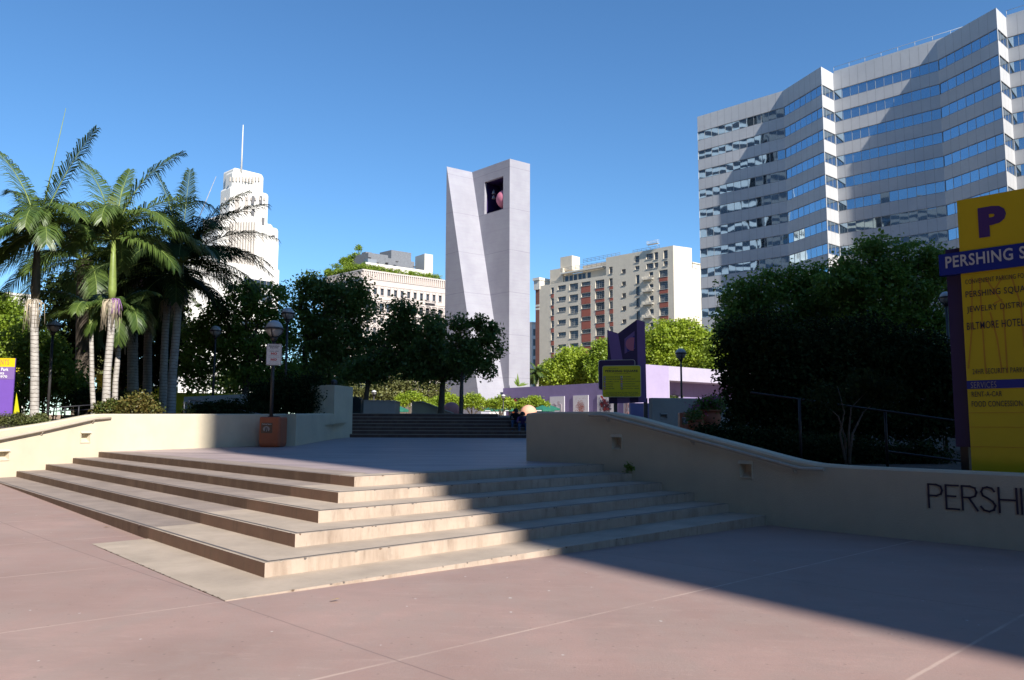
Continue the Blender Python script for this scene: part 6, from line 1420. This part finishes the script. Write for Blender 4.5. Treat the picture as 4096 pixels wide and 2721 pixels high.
bo = flat([c3(*p) for p in ((326, 352), (460, 248), (468, 480), (328, 552))], 'belfry_opening', M['purple_mid'], ts, .007, .005)
flat([c3(*p) for p in ((362, 385), (462, 308), (466, 470), (364, 528))], 'belfry_shadow', M['blue'], bo, .013, .005)
cxs, cys = c3(432, 422); r_ = 15.5; flat([(cxs + r_ * math.cos(t), cys - r_ * math.sin(t)) for t in [math.radians(40 + 16 * i) for i in range(18)] if cxs + r_ * math.cos(t) < c3(466, 0)[0]] , 'painted_ball', M['pink'], bo, .019, .005)
for x in (1417, 1486):
    m_ = MB(); p = s2(x, 770, -.06); m_.box(V(p.x - .05, p.y, -.6), V(.1, 0, 0), V(0, .06, 0), V(0, 0, s2(x, 918).z + .6)); m_.build('post', M['dark_metal'], ts)
def rboard(name, label, x0, x1, y00, y01, y10, y11, off, mt_, rim, group=None):
    """rounded board: left top/bottom y00,y01 and right top/bottom y10,y11"""
    o = thing(name, label, 'sign', tuple(s2(x0, y01, off)), group); P4 = [s2(x0, y01, off), s2(x1, y11, off), s2(x1, y10, off), s2(x0, y00, off)]
    ax_ = (P4[1] - P4[0]); w = Vector((ax_.x, ax_.y, 0)).length; h = P4[3].z - P4[0].z; o3 = P4[0]; zt_ = V(0, 0, 1)
    def rr_(ins, r):
        pts = []
        for cx0, cy0, a0 in ((w - ins - r, h - ins - r, 0), (ins + r, h - ins - r, 90), (ins + r, ins + r, 180), (w - ins - r, ins + r, 270)):
            for k in range(6): t = math.radians(a0 + 18 * k); pts.append((cx0 + r * math.cos(t), cy0 + r * math.sin(t)))
        return pts
    for nm, ins, r, of, mm in (('rim', 0, .06, 0, rim), ('face', .014, .05, .004, mt_)):
        f = [o3 + dS * x + zt_ * y + nS * of for x, y in rr_(ins, r)]; n = len(f); m_ = MB(); m_.add(f + [p - nS * .02 for p in f], [tuple(range(n)), tuple(range(2 * n - 1, n - 1, -1))] + [(i, (i + 1) % n, n + (i + 1) % n, n + i) for i in range(n)]); fo = m_.build(nm, mm, o)
    return o, o3, w, h
rboard('blank_sign', 'dark purple rounded board mostly hidden behind the yellow rules board', 1379.5, 1464.5, 830, 899, 823.5, 892, .08, M['purple_dark'], M['off_white'])
rs_, o3, w, h = rboard('rules_sign', 'yellow PERSHING SQUARE rules board with icons and black lettering', 1388.5, 1478, 843, 916, 838, 912, .16, M['yellow2'], M['off_white'])
def rl_(s, x, y, ww, hh, mt_, bold=0.0): text(rs_, s, o3 + dS * (x * w) + V(0, 0, (1 - y) * h), dS, V(0, 0, 1), ww * w, hh * h, M[mt_], bold, 'lettering', .008)
rl_('Welcome to', .16, .115, .26, .04, 'text_dark'); rl_('PERSHING SQUARE', .08, .225, .84, .085, 'text_dark', .03); rl_('for the Safety of Everyone', .31, .275, .42, .035, 'text_dark')
LL = ['NO ALCOHOLIC BEVERAGES', 'DOGS MUST BE ON LEASH', 'NO CAMPING - LODGING', 'NO BICYCLES', 'NO SKATING', 'NO OPEN FIRES']; RRr = ['NO LITTERING', 'NO AMPLIFIED SOUND', 'NO TRESPASSING IN FOUNTAIN', 'NO SHOPPING CARTS', 'NO BLOCKING PASSAGEWAY', 'NO SOLICITATION - VENDING']
wl1 = [.37, .36, .33, .18, .17, .21]; wl2 = [.20, .31, .44, .30, .40, .41]; ic = ['purple_mid', 'blue', 'purple_mid', 'red', 'purple_mid', 'red']; ic2 = ['off_white', 'purple', 'red', 'purple_mid', 'purple_mid', 'text_dark']
for i in range(6):
    y = .375 + i * .074
    rl_(LL[i], .10, y, wl1[i], .032, 'text_dark', .012); rl_(RRr[i], .54, y, wl2[i], .032, 'text_dark', .012)
    for x, mt_ in ((.035, ic[i]), (.475, ic2[i])):
        m_ = MB(); q = o3 + dS * (x * w) + V(0, 0, (1 - y - .012) * h); m_.box(q, dS * .05 * w, nS * .008, V(0, 0, .055 * h)); fo = m_.build('icon', M[mt_], rs_)
        m_ = MB(); cc = q + dS * .025 * w + V(0, 0, .0275 * h) + nS * .010; m_.add([cc + dS * .016 * w * math.cos(t) + V(0, 0, .016 * h * math.sin(t)) for t in [6.283 * k / 10 for k in range(10)]], [tuple(range(10))]); m_.build('pictogram', M['off_white' if mt_ != 'off_white' else 'purple'], fo)
rl_('DOG DEFECATION MUST BE REMOVED BY OWNER', .08, .865, .84, .026, 'text_dark', .01); rl_('PARK HOURS: 5:00 am - 10:30 pm - NO LOITERING', .05, .905, .90, .026, 'text_dark', .01)
rl_('FOR EMERGENCIES, LAPD - LAFD 911', .10, .945, .80, .03, 'text_dark', .015); rl_('OFFICE OF PUBLIC SAFETY (OPS) 213 978-4670', .14, .980, .70, .026, 'text_dark', .01)
# white sign on the nearest lamp post
lpb = at(632, 758, 26.6); Yw = 26.6 - .09
def wpx2(x, y): return at(x, y, Yw)
a = wpx2(613, 842); b = wpx2(650, 793); w, h = b.x - a.x, b.z - a.z
ns = thing('notice_sign', 'white PERSHING SQUARE notice with red NO words, fixed to the nearest lamp post', 'sign', (a.x + w / 2, Yw, a.z))
def rbox(ins, y_, r, mt_, name, th=.006):
    pts = []
    for cx0, cy0, a0 in ((w - ins - r, h - ins - r, 0), (ins + r, h - ins - r, 90), (ins + r, ins + r, 180), (w - ins - r, ins + r, 270)):
        for k in range(5): t = math.radians(a0 + 22.5 * k); pts.append(V(a.x + cx0 + r * math.cos(t), y_, a.z + cy0 + r * math.sin(t)))
    n = len(pts); m_ = MB(); m_.add(pts + [p + V(0, th, 0) for p in pts], [tuple(range(n - 1, -1, -1)), tuple(range(n, 2 * n))] + [(i, (i + 1) % n, n + (i + 1) % n, n + i) for i in range(n)]); return m_.build(name, mt_, ns)
rbox(0, Yw, .04, M['white'], 'plate'); rbox(.012, Yw - .002, .032, M['text_dark'], 'border', .001); rbox(.02, Yw - .004, .028, M['white'], 'face', .001)
def nt(s, cx_q, y, ww, hh, mt_, bold=0.0): text(ns, s, V(a.x + (cx_q - ww / 2) * w, Yw - .004, a.z + (1 - y) * h), V(1, 0, 0), V(0, 0, 1), ww * w, hh * h, M[mt_], bold, 'lettering', .003)
nt('PERSHING', .5, .14, .68, .07, 'text_dark', .03); nt('SQUARE', .5, .22, .54, .065, 'text_dark', .03); nt('CLOSED BETWEEN THE HOURS OF', .5, .29, .8, .018, 'text_dark'); nt('10:30PM - 5:00AM', .5, .365, .58, .035, 'text_dark', .02)
nt('NO', .5, .51, .4, .11, 'red', .05); nt('ALCOHOLIC BEVERAGES', .5, .56, .6, .018, 'text_dark'); nt('LAMC SEC. 63.44', .5, .635, .7, .02, 'text_dark'); nt('NO', .5, .79, .4, .11, 'red', .05); nt('SKATING OR BICYCLES', .5, .85, .6, .018, 'text_dark'); nt('LAMC SEC. 63.44 B', .5, .92, .6, .022, 'text_dark')
# events banner at the far left edge
YE = 24.5; e0 = at(26.5, 956, YE); dE = Vector((-1, -.1, 0)).normalized(); nE = Vector((.1, -1, 0)).normalized()
es = thing('events_sign', 'purple and yellow events sign cut by the left edge of the picture', 'sign', (e0.x, e0.y, .5)); zz = lambda y: at(24, y, YE).z
Wd_ = 1.3
def eb(z0, z1, mt_, name, off=0.0, x0=0, x1=Wd_, th=.05): m_ = MB(); m_.box(v2(e0, z0) + dE * x0 + nE * off, dE * (x1 - x0), -nE * th, V(0, 0, z1 - z0)); return m_.build(name, mt_, es)
eb(zz(960), zz(826), M['purple_lit'], 'board'); eb(zz(846), zz(826), M['yellow'], 'header', .006, th=.004); eb(zz(875), zz(846), M['purple_mid'], 'info_strip', .005, th=.004)
eb(.3, zz(958), M['dark_metal'], 'post', -.02, .1, .18); eb(.3, zz(958), M['dark_metal'], 'post', -.02, 1.1, 1.18)
def et(s, xr, y, hh, ww, mt_, bold=0.0):      # right aligned at pixel xr
    p = at(xr, y, YE); text(es, s, v2(e0, p.z) - dE * (-(e0.x - p.x)) + dE * ww * 1.0, -dE, V(0, 0, 1), ww, hh, M[mt_], bold, 'lettering', .012, n=nE)
et('EVENTS', 22, 841, .16, .48, 'rust'); et('To Reserve Park', 20.5, 855.5, .10, .80, 'white', .02); et('Call for Events', 11, 863.5, .09, .72, 'white', .02); et('(213) 847-4970', 17.5, 873, .10, .80, 'white', .02)
# yellow cone-shaped marker and cabinet behind it
yc = thing('yellow_marker', 'slim bright yellow fin beside the purple events sign', 'marker', tuple(at(38, 955, 31)))
mb = MB(); a = at(31, 955, 31); b = at(45, 950, 31.3); c = at(38, 905, 31.1); d = at(36, 955, 32.2); mb.add([a, b, c, d + V(0, 0, 0)], [(0, 1, 2), (1, 3, 2), (3, 0, 2), (0, 3, 1)]); mb.build('fin', M['yellow2'], yc)
sh = thing('yellow_stack', 'stack of yellow rounded shapes half hidden in the leaves behind the events sign', 'sculpture', tuple(at(38, 930, 40)))
mb = MB()
for i, y in enumerate((850, 870, 890)): c = at(36 + i, y, 40); mb.lathe(c, [(.3, -.2), (.26, 0), (.12, .14), (.3, .2), (.001, .22)], 16)
c = at(36, 905, 40); mb.tube([V(c.x, c.y, 1), V(c.x, c.y, c.z)], .3, 12); mb.build('stack', M['yellow_wall'], sh)

# ================================================================ PEOPLE
def person(label, loc, scale, joints, radii, edges, matf, mats, hair=True, face_dir=(0, -1), group=None):
    """one skinned body grown over a skeleton; colours by height and limb; hair as a child"""
    o = thing('person', label, 'person', tuple(loc), group); loc = Vector(loc)
    me = bpy.data.meshes.new('t'); names = list(joints); me.from_pydata([tuple(loc * 0 + Vector(joints[n]) * scale) for n in names], [(names.index(a), names.index(b)) for a, b in edges], [])
    t = bpy.data.objects.new('t', me); COL.objects.link(t); md = t.modifiers.new('s', 'SKIN'); md.use_smooth_shade = True
    for i, n in enumerate(names):
        r = radii[n]; sv = me.skin_vertices[0].data[i]; sv.radius = ((r[0] if isinstance(r, tuple) else r) * scale, (r[1] if isinstance(r, tuple) else r) * scale); sv.use_root = (n == 'pelvis')
    sb = t.modifiers.new('u', 'SUBSURF'); sb.levels = 2; bpy.context.view_layer.update()
    nm = bpy.data.meshes.new_from_object(t.evaluated_get(bpy.context.evaluated_depsgraph_get())); bpy.data.objects.remove(t)
    nm.name = 'body'; nm.materials.clear()
    for k in mats: nm.materials.append(M[k])
    for p in nm.polygons: p.use_smooth = True; p.material_index = matf(Vector(p.center) / scale)
    b = bpy.data.objects.new('body', nm); COL.objects.link(b); b.parent = o
    hd = Vector(joints['head']) * scale; r = .115 * scale
    if hair:
        m_ = MB(); m_.ball(loc + hd + V(0, .02 * scale, .035 * scale), r * 1.0, 16, 10, a0=-15); m_.build('hair', M['hair'], o)
    f = MB(); fd = Vector((face_dir[0], face_dir[1], 0)).normalized(); sd = Vector((-fd.y, fd.x, 0)); c = loc + hd
    f.ball(c + fd * r * .98 + V(0, 0, -.01 * scale), .014 * scale, 8, 6)
    for s_ in (-1, 1): f.ball(c + sd * s_ * r * .88, .02 * scale, 8, 6)
    f.build('nose_and_ears', M['skin'], o); e = MB()
    for s_ in (-1, 1): e.ball(c + fd * r * .86 + sd * s_ * .034 * scale + V(0, 0, .018 * scale), .010 * scale, 8, 6)
    e.build('eyes', M['black'], o); return o
def seated(lean=0, arms=0):
    J = {'pelvis': (0, 0, .10), 'spine': (lean * .3, -.02, .32), 'chest': (lean * .6, -.05, .50), 'neck': (lean * .8, -.05, .64), 'head': (lean, -.07, .78), 'crown': (lean, -.06, .86)}
    E = [('pelvis', 'spine'), ('spine', 'chest'), ('chest', 'neck'), ('neck', 'head'), ('head', 'crown')]; R = {'pelvis': (.15, .12), 'spine': (.135, .10), 'chest': (.155, .11), 'neck': .05, 'head': (.082, .095), 'crown': .055}
    for s, sgn in (('l', -1), ('r', 1)):
        J.update({s + 'sh': (sgn * .18 + lean * .6, -.05, .55), s + 'el': (sgn * .24 + lean * .4, -.18, .32), s + 'wr': (sgn * .12, -.40, .24), s + 'hp': (sgn * .09, -.06, .08), s + 'kn': (sgn * .15, -.46, .12), s + 'an': (sgn * .14, -.50, -.28), s + 'to': (sgn * .15, -.66, -.32)})
        E += [('chest', s + 'sh'), (s + 'sh', s + 'el'), (s + 'el', s + 'wr'), ('pelvis', s + 'hp'), (s + 'hp', s + 'kn'), (s + 'kn', s + 'an'), (s + 'an', s + 'to')]
        R.update({s + 'sh': .055, s + 'el': .042, s + 'wr': .028, s + 'hp': .095, s + 'kn': .062, s + 'an': .042, s + 'to': .035})
        for k, (dx_, dy_) in enumerate(((-.03, -.07), (-.01, -.085), (.012, -.085), (.032, -.07))):
            n = s + 'f%d' % k; J[n] = (sgn * .12 + dx_, -.41 + dy_, .215); E.append((s + 'wr', n)); R[n] = .009
        n = s + 'th'; J[n] = (sgn * .12 - sgn * .055, -.43, .235); E.append((s + 'wr', n)); R[n] = .010
    return J, R, E
def mf(shirt=0, leg=1, skin=2, skz=.63):
    def f(p):
        if p.z > skz: return skin
        if p.y < -.36 and .17 < p.z < .3 and abs(p.x) < .2 and p.z > .19: return skin
        if p.z < .17: return leg
        return shirt
    return f
J, R, E = seated(.0)
for n_, p_ in dict(spine=(0, -.10, .26), chest=(0, -.24, .38), neck=(0, -.34, .46), head=(0, -.43, .53), crown=(0, -.42, .61), lsh=(-.18, -.26, .42), rsh=(.18, -.26, .42), lel=(-.24, -.36, .22), rel=(.24, -.36, .22)).items(): J[n_] = p_
zs5 = terr_z(0, 34.3) + .15 * 4
p1 = at(1188.5, 968, 35.9); person('person in a black shirt sitting on the far steps beside the peach ball', (p1.x, 35.62, zs5), 1.0, J, R, E, mf(skz=.47), ['shirt_black', 'jeans', 'skin'], group='people seated in the plaza')
p2 = at(1204, 968, 35.4); J2, R2, E2 = dict(J), R, E; person('person in a purple shirt leaning forward on the far steps beside the wall end', (p2.x, 35.26, zs5 - .15), 1.0, J2, R2, E2, mf(skz=.47), ['shirt_purple', 'jeans', 'skin'], group='people seated in the plaza')
J3, R3, E3 = seated(0)
for px, lab, sh_ in ((918, 'distant seated person whose head shows above the step edge below the left umbrella', 'shirt_black'), (953 - 0, 'distant person in pale clothes beside the left small lime tree, mostly hidden by the steps', 'off_white')):
    q = at(px - (0 if px == 918 else 1), 951, 64); person(lab, (q.x, 64, q.z - .80), 1.0, J3, R3, E3, mf(), [sh_, 'jeans', 'skin'], group='people seated in the plaza')

# fallen leaves and a weed
def gpt(x, y):
    z = -.75
    for _ in range(12): p = onz(x, y, z); z = ground_z(p.x, p.y)
    return onz(x, y, z)
for lab, x, y in (('yellow fallen leaf on the reddish paving in front of the steps', 772, 1387), ('yellow fallen leaf on the paving left of the steps', 246, 1217)):
    p = gpt(x, y) + V(0, 0, .012); m_ = MB(); m_.add([p + V(-.05, 0, 0), p + V(-.015, -.03, .012), p + V(.05, .0, .02), p + V(.01, .03, .01)], [(0, 1, 2, 3)])
    tag(m_.build('fallen_leaf', M['yellow']), lab, 'leaf', 'fallen leaves')
c = V(2.52, 16.35, -.3); rng = np.random.default_rng(3); o = thing('weed', 'small green weed growing where the steps meet the shaded wall', 'weed', (2.4, 16.42, -.15)); quad_mesh('leaves', leaves([(V(2.38, 16.4, -.05), .07, .05, .12)], 90, .06, rng, 6, .03, .1), M['leaf_mid'], o)
